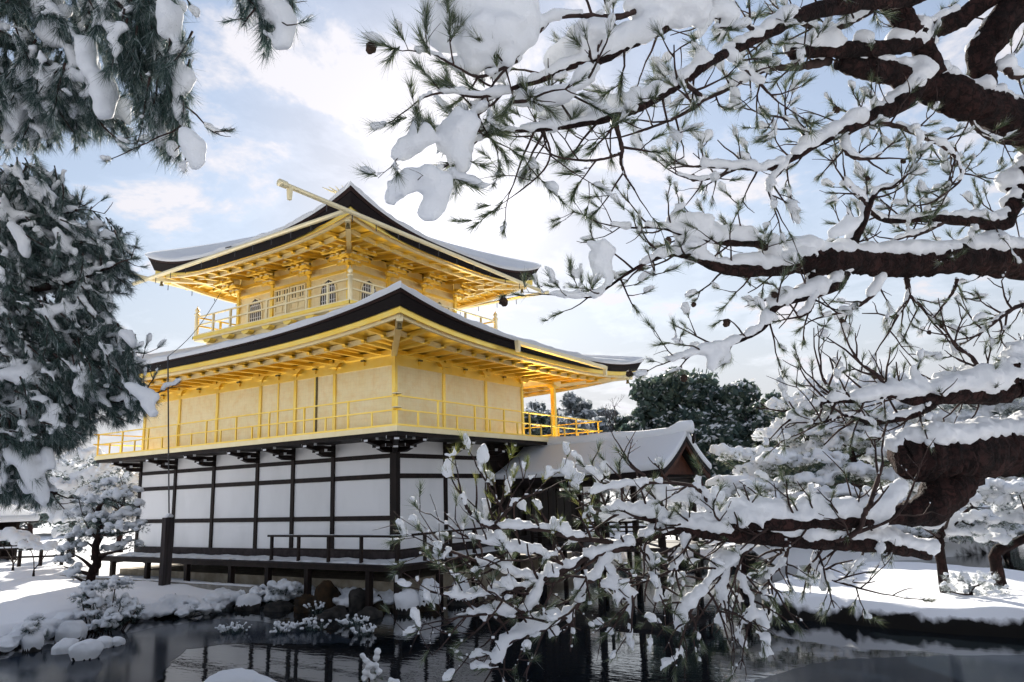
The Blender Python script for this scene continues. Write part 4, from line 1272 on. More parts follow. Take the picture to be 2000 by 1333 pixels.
class Snow:
    def __init__(self):
        self.s = []
    def add(self, p, r, flat=0.8):
        self.s.append((p[0], p[1], p[2], r, r * flat))
    def build(self, name, parent, voxel=0.014, lump=0.012, smooth=3, size=0.05):
        if not self.s:
            return None
        S = np.array(self.s)
        Vi, Fi = ICO1
        jit = 1 + 0.16 * rng.normal(size=(len(S), len(Vi), 1)).clip(-1.5, 1.5)
        V = S[:, None, :3] + Vi[None] * jit * np.stack([S[:, 3], S[:, 3], S[:, 4]], 1)[:, None]
        Fc = (Fi[None] + (np.arange(len(S)) * len(Vi))[:, None, None]).reshape(-1, 3)
        o = np_obj(name, V.reshape(-1, 3), Fc, 'snow', parent, True)
        o['kind'] = 'stuff'
        m_ = o.modifiers.new('fuse', 'REMESH'); m_.mode = 'VOXEL'; m_.voxel_size = voxel; m_.use_smooth_shade = True
        if lump:
            k = 'lumps_%g' % size
            tx = bpy.data.textures.get(k) or bpy.data.textures.new(k, 'CLOUDS')
            tx.noise_scale = size; tx.noise_depth = 2
            d_ = o.modifiers.new('lumps', 'DISPLACE'); d_.texture = tx; d_.strength = lump * 2; d_.mid_level = 0.5
            d_.texture_coords = 'LOCAL'
        s_ = o.modifiers.new('soften', 'SMOOTH'); s_.factor = 0.5; s_.iterations = smooth
        return o

def px_dir(ang, fwd=0.0):
    """direction in the picture plane: ang degrees, 0 right, 90 down"""
    a = R_(ang)
    return unit(AX_R * math.cos(a) - AX_U * math.sin(a) + AX_F * fwd)

def grow_twig(W_, Nd, Sn, p, d, ln, r, o, level=0):
    """curved twig with side shoots, needle tufts at the tips and snow caught on top"""
    n = 5
    pts = [p]; cd = d.copy()
    for k in range(n - 1):
        cd = unit(cd + rvec() * o.get('wig', 0.22) + UP * o.get('lift', 0.06))
        pts.append(pts[-1] + cd * ln / (n - 1))
    pts = np.array(pts)
    W_.add(pts, np.linspace(r, r * 0.45, n), 5 if level == 0 else 4)
    if rng.random() < o.get('twig_snow', 0.5):
        sr = o.get('snow_r', 0.016)
        k0 = rng.integers(0, 3)
        for k in range(k0 * 2, 2 * (n - 1)):
            if rng.random() < 0.85:
                q = pts[k // 2] + (pts[k // 2 + 1] - pts[k // 2]) * (0.5 * (k % 2) + 0.3 * rng.random())
                rr = sr * (0.55 + 0.7 * rng.random())
                Sn.add(q + UP * (rr * 0.5 + r * 0.5), rr, 0.85)
    if level < o.get('levels', 1):
        for _ in range(rng.integers(*o.get('shoots', (2, 5)))):
            k = rng.integers(1, n)
            side = unit(np.cross(cd, rvec()))
            nd = unit(cd * 0.7 + side * 0.75 + UP * 0.1)
            nd = unit(nd - AX_F * (nd @ AX_F) * o.get('flatten', 0.5))
            grow_twig(W_, Nd, Sn, pts[k], nd, ln * (0.35 + 0.35 * rng.random()), r * 0.6, o, level + 1)
    if rng.random() < o.get('tuft', 0.85):
        td = unit(cd + UP * o.get('tuft_up', 0.15))
        nl = o.get('needle', 0.085) * (0.8 + 0.4 * rng.random())
        tip = pts[-1]
        Nd.add(tip, td, nl)
        Nd.add(tip - cd * nl * 0.35, unit(td + rvec() * 0.2), nl * 0.95)
        if rng.random() < 0.5:
            Nd.add(tip - cd * nl * 0.7, unit(td + rvec() * 0.35), nl * 0.85)
        if rng.random() < o.get('tuft_snow', 0.5):
            # cushion of snow resting on the back of the brush of needles
            sr = o.get('pad_r', 0.03) * (0.6 + 0.75 * rng.random())
            m_ = rng.integers(3, 6)
            for i in range(m_):
                w = i / (m_ - 1)
                q = tip + td * nl * (-0.45 + 0.95 * w)
                rr = sr * (0.55 + 0.45 * math.sin(math.pi * (0.15 + 0.75 * w))) * (0.8 + 0.4 * rng.random())
                Sn.add(q + UP * rr * 0.75 + rvec() * rr * 0.3, rr, 0.8)

GAPX = 1.3
def cone_mesh():
    V, Fc = [], []
    for i, (r, z) in enumerate(((0.004, 0), (0.017, -0.006), (0.021, -0.018), (0.019, -0.030), (0.012, -0.042), (0.003, -0.048))):
        for k in range(10):
            rr = r * (1.15 if (k + i) % 2 else 0.85)
            V.append((rr * math.cos(k * math.pi / 5), rr * math.sin(k * math.pi / 5), z))
    for i in range(5):
        for k in range(10):
            Fc.append((i * 10 + k, i * 10 + (k + 1) % 10, i * 10 + 10 + (k + 1) % 10, i * 10 + 10 + k))
    me = bpy.data.meshes.new('pine_cone'); me.from_pydata(V, [], Fc); me.materials.append(MATS['cone']); me.update()
    return me
CONE = cone_mesh()
def add_cone(p, parent, base, s=1.0):
    o = bpy.data.objects.new('pine_cone', CONE)
    link(o, parent)
    o.location = tuple(np.asarray(p) - base)
    o.rotation_euler = (rng.uniform(-0.7, 0.7), rng.uniform(-0.7, 0.7), rng.uniform(0, 6))
    o.scale = (s, s, s)
    return o

BK = [(rng.normal(size=3) * f, rng.uniform(0, 6.28), a) for f, a in ((28, 1.0), (34, 0.9), (55, 0.7), (70, 0.6), (110, 0.5), (130, 0.4), (190, 0.35))]
def bark_noise(P):
    h = sum(a * np.sin(P @ k + ph) for k, ph, a in BK)
    g = sum(a * np.sin(P @ (k[[1, 2, 0]] * 1.3) + ph * 2) for k, ph, a in BK)
    return 0.55 * np.tanh(h) - 0.5 * np.exp(-(g * 1.2) ** 2)
def limb(tree, base, pix, o, name='limb'):
    """pix: (u, v, depth, radius in photo pixels); builds limb > twigs, needles, snow_load"""
    P = np.array([at(u, v, t_) for u, v, t_, r in pix]); Rr = np.array([r * t_ / FPX for u, v, t_, r in pix])
    big = Rr.max() > 0.03
    L0 = np.linalg.norm(np.diff(P, axis=0), axis=1).sum()
    n = max(6, int(len(pix) * 6), int(L0 / 0.022) if big else 0)
    C = catmull(P, n); rad = np.interp(np.linspace(0, 1, n), np.linspace(0, 1, len(pix)), Rr)
    # slow gnarled wander plus local jitter
    wv = np.linspace(0, L0, n)
    for k_, (fr, am) in enumerate(((5.0, 0.16), (13.0, 0.06), (31.0, 0.03))):
        C = C + np.stack([np.sin(wv * fr + rng.uniform(0, 6)) for _ in range(3)], 1) * rad[:, None] * am * o.get('gnarl', 0.10) * 10
    if not big:
        C = C + rng.normal(size=C.shape) * rad[:, None] * 0.1
    rj = rad * (1 + 0.05 * np.sin(wv * 9 + rng.uniform(0, 6)) + 0.025 * np.sin(wv * 41 + rng.uniform(0, 6)) + (0 if big else 0.08) * rng.normal(size=n))
    sd = 18 if big else 7
    V, Fq, F2 = tube_arrays(C - base, rj, sd)
    if big:
        nb = n * sd
        Q = V[:nb]; ctr = np.repeat(C - base, sd, axis=0); out = Q - ctr
        ol = np.linalg.norm(out, axis=1)[:, None]; out = out / (ol + 1e-9)
        h = bark_noise(Q)
        V[:nb] = Q + out * (h[:, None] * np.minimum(ol * 0.24, 0.020))
    lm = mesh_obj(name, V.tolist(), Fq.tolist() + [f[:3] for f in F2], 'bark' if big else 'twig', tree, True)
    W_, Nd, Sn = Wood(), Needles(), Snow()
    seglen = np.linalg.norm(np.diff(C, axis=0), axis=1)
    L_ = seglen.sum()
    # snow lying along the top of the limb
    sc = o.get('snow', 1.0)
    if sc > 0:
        s = o.get('snow_start', 0.0) * L_; phase = rng.uniform(0, 9)
        while s < L_:
            k = np.searchsorted(np.cumsum(seglen), s); k = min(k, n - 2)
            rl = rad[k]
            amt = 0.5 + 0.5 * math.sin(s * o.get('snow_wave', 9.0) + phase) + 0.4 * rng.normal()
            if amt > o.get('snow_gap', 0.15):
                sr = (rl * 0.62 + 0.012) * sc * (0.75 + 0.35 * min(1.5, max(0, amt)))
                c = C[k] + (C[k + 1] - C[k]) * rng.random()
                side = unit(np.cross(C[k + 1] - C[k], UP))
                for q in range(o.get('snow_n', 1)):
                    Sn.add(c + UP * (rl * 0.72 + sr * 0.28) + side * rl * rng.uniform(-0.5, 0.5), sr * (0.8 + 0.4 * rng.random()), o.get('snow_flat', 0.8))
            s += (rl * 0.5 + 0.012) * sc * 0.9
    # twigs
    ang0 = rng.uniform(0, 6.28)
    s = o.get('start', 0.1) * L_
    cum = np.concatenate([[0], np.cumsum(seglen)])
    while s < L_:
        k = min(np.searchsorted(cum, s), n - 1); k = max(k, 1)
        tan = unit(C[k] - C[k - 1])
        ang0 += 2.4 + rng.normal() * 0.4
        s1 = unit(np.cross(tan, UP)); s2 = np.cross(s1, tan)
        side = s1 * math.cos(ang0) + s2 * math.sin(ang0)
        d = unit(tan * o.get('along', 0.55) + side * 0.8 + UP * o.get('twig_up', 0.12) + np.asarray(o.get('bias', (0, 0, 0))))
        d = unit(d - AX_F * (d @ AX_F) * o.get('flatten', 0.5))
        grow_twig(W_, Nd, Sn, C[k], d, o.get('twig_len', 0.28) * (0.6 + 0.7 * rng.random()), min(o.get('twig_r', 0.006), rad[k] * 0.8), o)
        s += o.get('gap', 0.10) * o.get('gapx', GAPX) * (0.6 + 0.8 * rng.random())
    if o.get('end', True):
        grow_twig(W_, Nd, Sn, C[-1], unit(C[-1] - C[-3]), o.get('twig_len', 0.28), min(0.006, rad[-1]), o)
    # broad snow pads traced where the boughs hold a heavy load
    for stroke in o.get('pads', []):
        q = [(u, v, r) for u, v, r in stroke[1]]
        t_ = stroke[0]
        for (u0, v0, r0), (u1, v1, r1) in zip(q, q[1:] + [q[-1]]):
            m_ = max(1, int(math.hypot(u1 - u0, v1 - v0) / (0.4 * (r0 + r1) / 2 + 1)))
            for i in range(m_):
                w = i / m_
                r = (r0 + (r1 - r0) * w) * t_ / FPX * o.get('padk', 1.0)
                c = at(u0 + (u1 - u0) * w, v0 + (v1 - v0) * w, t_)
                Sn.add(c + AX_F * rng.uniform(-0.3, 0.3) * r, r, 0.9)
                for _ in range(5):
                    Sn.add(c + rvec() * r * rng.uniform(0.7, 1.15), r * rng.uniform(0.22, 0.5), 0.85)
    for _ in range(o.get('cones', 0)):
        if W_.V:
            w = W_.V[rng.integers(len(W_.V))]
            add_cone(w[-1], lm, base, rng.uniform(0.6, 0.95))
    for a in (W_.V, Nd.p):
        pass
    W_.V = [v - base for v in W_.V]; Nd.p = [p - base for p in Nd.p]
    Sn.s = [(a - base[0], b - base[1], c - base[2], d, e) for a, b, c, d, e in Sn.s]
    W_.build('twigs', 'twig', lm)
    Nd.build('needles', o.get('mat', 'needles'), lm, o.get('n', 36), o.get('nw', 0.002), o.get('spread', 0.33), droop=o.get('droop', 0.0))
    Sn.build('snow_load', lm, o.get('voxel', 0.014), o.get('lump', 0.010), o.get('soft', 3), o.get('lump_size', 0.05))
    return lm

def trunk_of(tree, base, pts, rads):
    C = catmull(np.array(pts, float), 24); r = np.interp(np.linspace(0, 1, 24), np.linspace(0, 1, len(rads)), rads)
    V, Fq, F2 = tube_arrays(C - base, r * (1 + 0.06 * rng.normal(size=24)), 14)
    V[:24 * 14] += rng.normal(size=(24 * 14, 3)) * 0.012
    return mesh_obj('trunk', V.tolist(), Fq.tolist() + [f[:3] for f in F2], 'bark', tree, True)

# ------------------------------------------------------------------ right pine: high boughs
gnd = lambda d, l: np.array([*dl(d, l)[:2], gz(*dl(d, l)[:2])])
bA = gnd(4.9, 6.2)
TA = thing('pine_tree', 'gnarled dark pine leaning in from the right with high snow laden boughs', 'tree', tuple(bA))
topA = at(2260, -260, 5.0)
trunk_of(TA, bA, [bA + UP * -0.2, bA + UP * 1.6 + AX_R * -0.2, at(2240, 420, 4.9), at(2150, 200, 4.8), topA], [0.30, 0.26, 0.24, 0.2, 0.12])
oA = dict(lump=0.013, lump_size=0.045, soft=2, padk=1.0, needle=0.060, n=34, gap=0.085, twig_len=0.18, snow=1.1, tuft_snow=0.6, twig_snow=0.62, snow_r=0.0085, pad_r=0.018, voxel=0.0150, shoots=(1, 4))
# main limb and its forks
limb(TA, bA, [(2160, 330, 4.8, 52), (2010, 255, 4.5, 41), (1950, 228, 4.4, 40), (1880, 195, 4.3, 37), (1800, 162, 4.2, 31), (1720, 140, 4.1, 24), (1635, 122, 4.0, 15)], dict(oA, snow=0.8, snow_n=2, gap=0.22, start=0.2, snow_gap=-0.6))
limb(TA, bA, [(1918, 200, 4.35, 27), (1922, 150, 4.35, 26), (1925, 95, 4.3, 28), (1965, 40, 4.3, 32), (2080, -60, 4.3, 36)], dict(oA, snow=0.6, gap=0.5, start=0.5, end=False))
limb(TA, bA, [(1800, 82, 4.3, 18), (1845, 50, 4.3, 18), (1900, 18, 4.3, 20), (1990, -60, 4.3, 24)], dict(oA, snow=1.0, gap=0.3, end=False))
limb(TA, bA, [(1830, 150, 4.2, 22), (1795, 75, 4.15, 22), (1762, 45, 4.1, 22), (1735, 5, 4.05, 22), (1700, -50, 4.0, 20)], dict(oA, snow=0.5, gap=0.25, end=False))
limb(TA, bA, [(1790, 80, 4.15, 18), (1735, 92, 4.05, 16), (1660, 100, 3.95, 15), (1600, 103, 3.9, 14), (1545, 104, 3.85, 12)], dict(oA, snow=1.7, gap=0.12, twig_len=0.2))
limb(TA, bA, [(1620, 118, 4.0, 9), (1560, 130, 3.9, 8), (1510, 132, 3.85, 7), (1470, 145, 3.8, 5), (1420, 175, 3.75, 4), (1370, 200, 3.7, 2)], dict(oA, snow=1.6, gap=0.07))
limb(TA, bA, [(1860, -60, 4.0, 20), (1780, -10, 3.9, 19), (1690, 5, 3.75, 17), (1600, 20, 3.55, 15), (1520, 55, 3.4, 13), (1440, 95, 3.25, 11), (1370, 130, 3.1, 10), (1330, 160, 3.05, 10), (1280, 195, 2.95, 9), (1215, 225, 2.85, 8), (1150, 240, 2.8, 6), (1060, 253, 2.75, 4.5), (985, 258, 2.7, 3)],
     dict(oA, snow=1.2, gap=0.075, start=0.15, needle=0.08, pads=[(2.95, [(1290, 165, 12), (1240, 195, 16), (1190, 200, 14)]), (2.85, [(1170, 205, 16), (1120, 215, 18), (1060, 228, 14)])]))
limb(TA, bA, [(1400, -60, 3.2, 14), (1350, 15, 3.1, 14), (1290, 52, 3.0, 13), (1230, 85, 2.95, 10), (1175, 118, 2.9, 9), (1114, 130, 2.85, 8), (1062, 156, 2.8, 6), (992, 177, 2.7, 4), (935, 212, 2.65, 3), (912, 270, 2.6, 2)],
     dict(oA, snow=1.3, gap=0.06, start=0.25, needle=0.075, n=40, gapx=1.7, padk=1.15,
          pads=[(3.0, [(1255, 10, 34), (1310, 15, 36), (1360, 12, 30)]), (2.95, [(1280, 40, 22), (1225, 70, 22), (1170, 92, 24), (1120, 105, 24), (1080, 118, 20)]),
                (2.85, [(1140, 60, 20), (1180, 55, 18)])]))
limb(TA, bA, [(1240, 22, 2.95, 5), (1198, 34, 2.9, 6), (1140, 32, 2.85, 5.5), (1079, 37, 2.8, 5), (1045, 70, 2.75, 4), (1014, 106, 2.7, 3), (966, 161, 2.65, 2.5)],
     dict(oA, gap=0.06, needle=0.075, n=40, tuft_snow=0.35, gapx=2.2, padk=1.15,
          pads=[(2.75, [(1000, 10, 44), (950, 25, 52), (900, 40, 46), (862, 62, 34)]), (2.7, [(960, 75, 50), (1000, 70, 36), (930, 105, 34)]), (2.72, [(880, 20, 40), (1020, 40, 30), (1000, -20, 50), (900, -15, 46)])]))
limb(TA, bA, [(1010, 120, 2.7, 3), (940, 150, 2.65, 3), (890, 130, 2.6, 2.5), (845, 105, 2.6, 2), (810, 100, 2.55, 1.5)], dict(oA, gap=0.045, needle=0.075, n=40, tuft_snow=0.3, cones=1, twig_len=0.14, gapx=2.2))
limb(TA, bA, [(1000, 180, 2.7, 3), (930, 190, 2.62, 3), (880, 180, 2.6, 2.4), (830, 190, 2.55, 1.8), (795, 215, 2.5, 1.5)], dict(oA, gap=0.045, needle=0.075, n=40, tuft_snow=0.3, cones=1, twig_len=0.14, gapx=2.2))
limb(TA, bA, [(950, 205, 2.62, 3), (905, 240, 2.58, 2.5), (870, 262, 2.55, 2), (820, 275, 2.5, 1.6), (785, 300, 2.48, 1.2)],
     dict(oA, gap=0.05, needle=0.075, n=40, twig_len=0.12, gapx=2.4, padk=1.15, pads=[(2.5, [(830, 262, 20), (800, 285, 18), (775, 302, 12)]), (2.55, [(905, 240, 26), (892, 275, 26), (898, 310, 20), (905, 332, 10)])]))
limb(TA, bA, [(960, 250, 2.7, 3), (915, 290, 2.62, 2.4), (870, 325, 2.55, 2), (830, 345, 2.5, 1.6), (800, 365, 2.46, 1.2), (785, 380, 2.44, 1)],
     dict(oA, end=False, gap=0.05, needle=0.075, n=40, twig_len=0.12, gapx=2.4, padk=1.15, lift=-0.05, pads=[(2.48, [(835, 340, 18), (800, 350, 18), (775, 372, 16), (762, 392, 10)]), (2.5, [(870, 355, 16), (855, 385, 20), (842, 410, 18), (836, 424, 9)])]))
limb(TA, bA, [(1197, 228, 2.85, 6), (1206, 256, 2.84, 5), (1214, 292, 2.83, 4.5), (1213, 318, 2.82, 3.5), (1222, 345, 2.81, 2.5), (1240, 372, 2.8, 1.5)], dict(oA, snow=0.5, gap=0.07, twig_snow=0.25, tuft_snow=0.15, lift=-0.04))
limb(TA, bA, [(1212, 300, 2.83, 3), (1170, 312, 2.8, 2.6), (1120, 312, 2.78, 2.2), (1075, 300, 2.76, 1.8), (1060, 265, 2.75, 1.5)], dict(oA, snow=0.4, gap=0.07, twig_snow=0.2, tuft_snow=0.15))
limb(TA, bA, [(1062, 256, 2.75, 3), (1075, 300, 2.74, 2), (1060, 335, 2.73, 2), (1020, 370, 2.7, 1.5), (1000, 385, 2.7, 1)], dict(oA, snow=0.3, gap=0.07, twig_snow=0.15, tuft_snow=0.2, lift=-0.06))
limb(TA, bA, [(1045, 254, 2.74, 2.5), (1020, 310, 2.72, 2), (1003, 360, 2.7, 1.4)], dict(oA, snow=0.3, gap=0.08, twig_snow=0.15, tuft_snow=0.2, lift=-0.06))
limb(TA, bA, [(1000, 200, 2.7, 4), (1090, 190, 2.75, 3.5), (1150, 160, 2.8, 3.5), (1165, 130, 2.85, 4)], dict(oA, gap=0.07, pads=[(2.75, [(1010, 195, 18), (1060, 195, 20), (1110, 180, 16)])]))
limb(TA, bA, [(1340, 165, 3.05, 5), (1370, 195, 3.1, 4), (1330, 225, 3.05, 3), (1270, 250, 3.0, 2.5), (1235, 262, 3.0, 2)], dict(oA, gap=0.07, snow=0.8))
limb(TA, bA, [(1480, 65, 3.3, 5), (1440, 40, 3.25, 4), (1400, 35, 3.2, 3), (1360, 75, 3.15, 2)], dict(oA, gap=0.06, pads=[(3.2, [(1400, 15, 22), (1430, 30, 18)])]))
limb(TA, bA, [(1420, 105, 3.2, 4), (1460, 140, 3.25, 3), (1500, 180, 3.3, 2.5), (1520, 200, 3.3, 1.5)], dict(oA, gap=0.06, snow=1.6, tuft_snow=0.72))
# second limb from the underside, sweeping left
limb(TA, bA, [(1800, 150, 4.2, 22), (1778, 185, 4.15, 17), (1737, 217, 4.1, 15), (1685, 241, 4.0, 12), (1632, 262, 3.9, 10), (1590, 282, 3.85, 9), (1545, 311, 3.8, 6), (1496, 329, 3.75, 4.5), (1440, 329, 3.7, 4), (1370, 325, 3.65, 2.5)], dict(oA, snow=1.6, gap=0.06, start=0.2, tuft_snow=0.72, cones=2))
limb(TA, bA, [(1590, 285, 3.85, 5), (1560, 250, 3.8, 3.5), (1530, 232, 3.8, 2.5), (1500, 225, 3.75, 2)], dict(oA, gap=0.06, tuft_snow=0.72))
limb(TA, bA, [(1653, 258, 3.95, 6), (1650, 290, 3.9, 5), (1672, 310, 3.9, 4), (1720, 310, 3.9, 2)], dict(oA, gap=0.05, tuft_snow=0.72))
limb(TA, bA, [(1545, 312, 3.8, 5), (1520, 340, 3.75, 4), (1500, 365, 3.72, 3), (1510, 400, 3.7, 2)], dict(oA, gap=0.05, tuft_snow=0.72, lift=-0.08))
limb(TA, bA, [(1700, 236, 4.0, 6), (1760, 250, 4.0, 5), (1800, 268, 4.0, 4), (1845, 288, 4.0, 4), (1868, 312, 4.0, 3), (1876, 352, 4.0, 2.5), (1828, 392, 4.0, 2)], dict(oA, gap=0.055, tuft_snow=0.72))
limb(TA, bA, [(1890, 215, 4.3, 6), (1905, 250, 4.3, 4), (1930, 270, 4.3, 3), (1960, 275, 4.3, 2)], dict(oA, gap=0.06))
limb(TA, bA, [(1960, 130, 4.3, 8), (1985, 150, 4.3, 6), (2030, 130, 4.3, 5)], dict(oA, gap=0.06, start=0.0, snow=1.8))
limb(TA, bA, [(1440, 330, 3.7, 3), (1400, 345, 3.68, 2.5), (1360, 352, 3.66, 2), (1320, 340, 3.64, 1.5)], dict(oA, gap=0.05, tuft_snow=0.72))
limb(TA, bA, [(1700, 20, 4.0, 8), (1650, 50, 3.95, 6), (1600, 60, 3.9, 5), (1540, 30, 3.9, 4)], dict(oA, gap=0.06, snow=1.5, tuft_snow=0.72))

# ------------------------------------------------------------------ right pine: middle bough
bB = gnd(5.4, 7.3)
TB = thing('pine_tree', 'pine with one heavy level bough topped by a thick roll of snow at right', 'tree', tuple(bB))
trunk_of(TB, bB, [bB + UP * -0.2, bB + UP * 1.3, at(2330, 520, 5.4), at(2300, 250, 5.4), at(2330, 0, 5.5)], [0.30, 0.26, 0.25, 0.2, 0.15])
oB = dict(oA, needle=0.058, tuft_snow=0.65, cones=1)
limb(TB, bB, [(2330, 500, 5.4, 44), (2150, 512, 5.0, 38), (2010, 515, 4.7, 34), (1900, 508, 4.5, 31), (1800, 512, 4.3, 27), (1700, 515, 4.2, 25), (1620, 512, 4.1, 27), (1575, 505, 4.05, 30), (1556, 500, 4.03, 20)], dict(oB, snow=1.0, snow_gap=-3.0, snow_n=3, gap=0.25, start=0.3, end=False, gnarl=0.05, snow_flat=0.75, cones=0))
limb(TB, bB, [(1575, 515, 4.05, 14), (1530, 527, 4.0, 13), (1450, 527, 3.9, 12), (1400, 522, 3.85, 10), (1350, 502, 3.8, 8), (1310, 497, 3.75, 5), (1270, 510, 3.7, 4), (1230, 532, 3.65, 3), (1190, 560, 3.6, 2.5), (1160, 580, 3.58, 2), (1120, 580, 3.55, 1.5), (1075, 576, 3.5, 1.2)],
     dict(oB, snow=1.5, gap=0.055, cones=4, twig_len=0.2, pads=[(3.9, [(1440, 510, 14), (1480, 505, 14)]), (3.62, [(1175, 490, 24), (1172, 515, 20), (1190, 540, 10)]), (3.8, [(1370, 480, 12), (1330, 470, 14)])]))
limb(TB, bB, [(1510, 524, 4.0, 11), (1506, 495, 4.0, 10), (1480, 477, 3.95, 9), (1430, 475, 3.9, 8), (1390, 470, 3.85, 6), (1340, 460, 3.8, 4), (1290, 445, 3.75, 3), (1240, 445, 3.7, 2), (1190, 440, 3.65, 1.5)], dict(oB, snow=2.0, gap=0.055, twig_len=0.22, pads=[(3.9, [(1470, 460, 14), (1430, 455, 16), (1390, 450, 14)]), (3.8, [(1345, 440, 18), (1380, 430, 14), (1310, 430, 12)])]))
limb(TB, bB, [(1590, 535, 4.05, 13), (1582, 560, 4.03, 13), (1576, 572, 4.0, 8)], dict(oB, gap=0.2, snow=0.5, end=False, cones=0))
limb(TB, bB, [(1650, 535, 4.1, 14), (1630, 560, 4.05, 11), (1575, 578, 4.0, 9), (1530, 590, 3.95, 8), (1510, 605, 3.9, 6), (1490, 640, 3.85, 5), (1450, 665, 3.8, 4), (1400, 680, 3.75, 3), (1340, 696, 3.7, 2), (1308, 706, 3.65, 1.5)], dict(oB, snow=1.8, gap=0.06, start=0.2, cones=4, twig_len=0.2, lift=-0.02, pads=[(3.75, [(1400, 690, 12), (1392, 705, 14), (1390, 718, 8)]), (4.0, [(1610, 565, 10), (1560, 575, 10)])]))
limb(TB, bB, [(1590, 575, 4.0, 7), (1580, 605, 3.98, 6), (1560, 620, 3.95, 4)], dict(oB, gap=0.06, cones=1))
limb(TB, bB, [(1770, 542, 4.3, 6), (1774, 580, 4.28, 4), (1752, 618, 4.25, 3), (1735, 650, 4.2, 2)], dict(oB, snow=0.8, gap=0.06, twig_len=0.2, lift=-0.08))
limb(TB, bB, [(1774, 575, 4.28, 4), (1800, 600, 4.25, 3), (1825, 635, 4.2, 2)], dict(oB, snow=0.8, gap=0.06, twig_len=0.18, lift=-0.08))
limb(TB, bB, [(1722, 540, 4.2, 5), (1702, 578, 4.18, 4), (1660, 605, 4.15, 3), (1610, 618, 4.1, 2)], dict(oB, snow=1.5, gap=0.06, twig_len=0.18, lift=-0.04))
limb(TB, bB, [(1870, 545, 4.4, 4), (1862, 570, 4.4, 3), (1840, 600, 4.4, 2)], dict(oB, snow=0.6, gap=0.07, twig_len=0.16, lift=-0.08))
limb(TB, bB, [(1660, 492, 4.15, 12), (1672, 462, 4.1, 9), (1690, 430, 4.05, 7), (1697, 404, 4.0, 6), (1716, 372, 3.95, 5), (1745, 366, 3.92, 3), (1765, 350, 3.9, 2)], dict(oB, snow=1.0, gap=0.07, pads=[(4.05, [(1660, 440, 16), (1640, 450, 14), (1625, 455, 10)])]))
limb(TB, bB, [(1697, 406, 4.0, 5), (1680, 385, 3.98, 4), (1650, 355, 3.95, 2.5)], dict(oB, gap=0.06))
limb(TB, bB, [(2180, 250, 4.9, 26), (2010, 345, 4.7, 22), (1985, 385, 4.65, 18), (1955, 435, 4.6, 16), (1900, 432, 4.5, 11), (1842, 428, 4.4, 8), (1800, 430, 4.35, 7), (1750, 432, 4.3, 6), (1720, 428, 4.25, 5), (1695, 408, 4.2, 4)], dict(oB, snow=1.3, snow_gap=-0.4, gap=0.08, start=0.2, twig_len=0.22))
limb(TB, bB, [(1850, 430, 4.4, 5), (1800, 455, 4.35, 4), (1770, 462, 4.3, 3), (1745, 470, 4.3, 2)], dict(oB, gap=0.07))
limb(TB, bB, [(1790, 430, 4.35, 3), (1830, 390, 4.35, 2.5), (1860, 360, 4.35, 2)], dict(oB, gap=0.08, snow=0.6))

# ------------------------------------------------------------------ right pine: low boughs over the water
bC = gnd(4.6, 5.4)
TC = thing('pine_tree', 'old pine whose sawn lower limb and snow heaped boughs spread low over the pond', 'tree', tuple(bC))
trunk_of(TC, bC, [bC + UP * -0.2, bC + UP * 0.5, at(2330, 900, 4.7), at(2420, 600, 5.0), at(2500, 200, 5.2)], [0.36, 0.32, 0.30, 0.24, 0.18])
oC = dict(needle=0.056, n=28, gap=0.06, twig_len=0.20, snow=1.1, tuft_snow=0.55, twig_snow=0.92, snow_r=0.0088, pad_r=0.018, twig_r=0.0075, tuft=0.5, voxel=0.0155, gapx=0.95, lump=0.018, lump_size=0.03, soft=1, padk=0.66, shoots=(1, 4), mat='needles', twig_up=0.05)
limb(TC, bC, [(2330, 880, 4.7, 66), (2150, 885, 4.4, 56), (2010, 885, 4.2, 50), (1920, 887, 4.05, 48), (1840, 892, 3.95, 48), (1780, 895, 3.9, 44), (1752, 895, 3.88, 30)], dict(oC, snow=0.85, snow_gap=-3, snow_n=4, gap=0.6, start=0.6, end=False, gnarl=0.04))
limb(TC, bC, [(1880, 900, 4.0, 44), (1848, 945, 3.95, 42), (1815, 985, 3.9, 32), (1765, 1010, 3.85, 22), (1700, 1018, 3.8, 15), (1600, 1022, 3.75, 14), (1500, 1022, 3.7, 13), (1400, 1022, 3.65, 12), (1320, 1020, 3.6, 10), (1250, 1010, 3.55, 7), (1180, 1000, 3.5, 4)],
     dict(oC, snow=1.3, snow_n=2, snow_gap=-1, snow_start=0.30, start=0.35, gap=0.05, twig_up=0.25,
          pads=[(3.8, [(1765, 945, 16), (1750, 962, 26), (1725, 985, 26), (1690, 985, 24)]), (3.78, [(1660, 985, 24), (1620, 990, 22), (1580, 975, 22), (1560, 990, 24)]), (3.72, [(1520, 990, 24), (1470, 985, 24), (1420, 990, 22)]),
                (3.65, [(1380, 975, 22), (1330, 965, 24), (1290, 960, 22)]), (3.6, [(1270, 990, 26), (1220, 1000, 24), (1180, 1010, 18)]), (3.8, [(1700, 1000, 20), (1720, 1020, 22)])]))
limb(TC, bC, [(1815, 1086, 3.95, 13), (1760, 1074, 3.9, 15), (1680, 1062, 3.85, 16), (1600, 1055, 3.8, 16), (1500, 1050, 3.72, 15), (1400, 1044, 3.65, 14), (1320, 1036, 3.6, 12), (1265, 1050, 3.55, 9), (1225, 1068, 3.5, 8)],
     dict(oC, snow=1.3, gap=0.055, start=0.12, end=False, snow_n=2, pads=[(3.92, [(1790, 1062, 10), (1750, 1045, 20), (1710, 1032, 24), (1670, 1040, 18)])]))
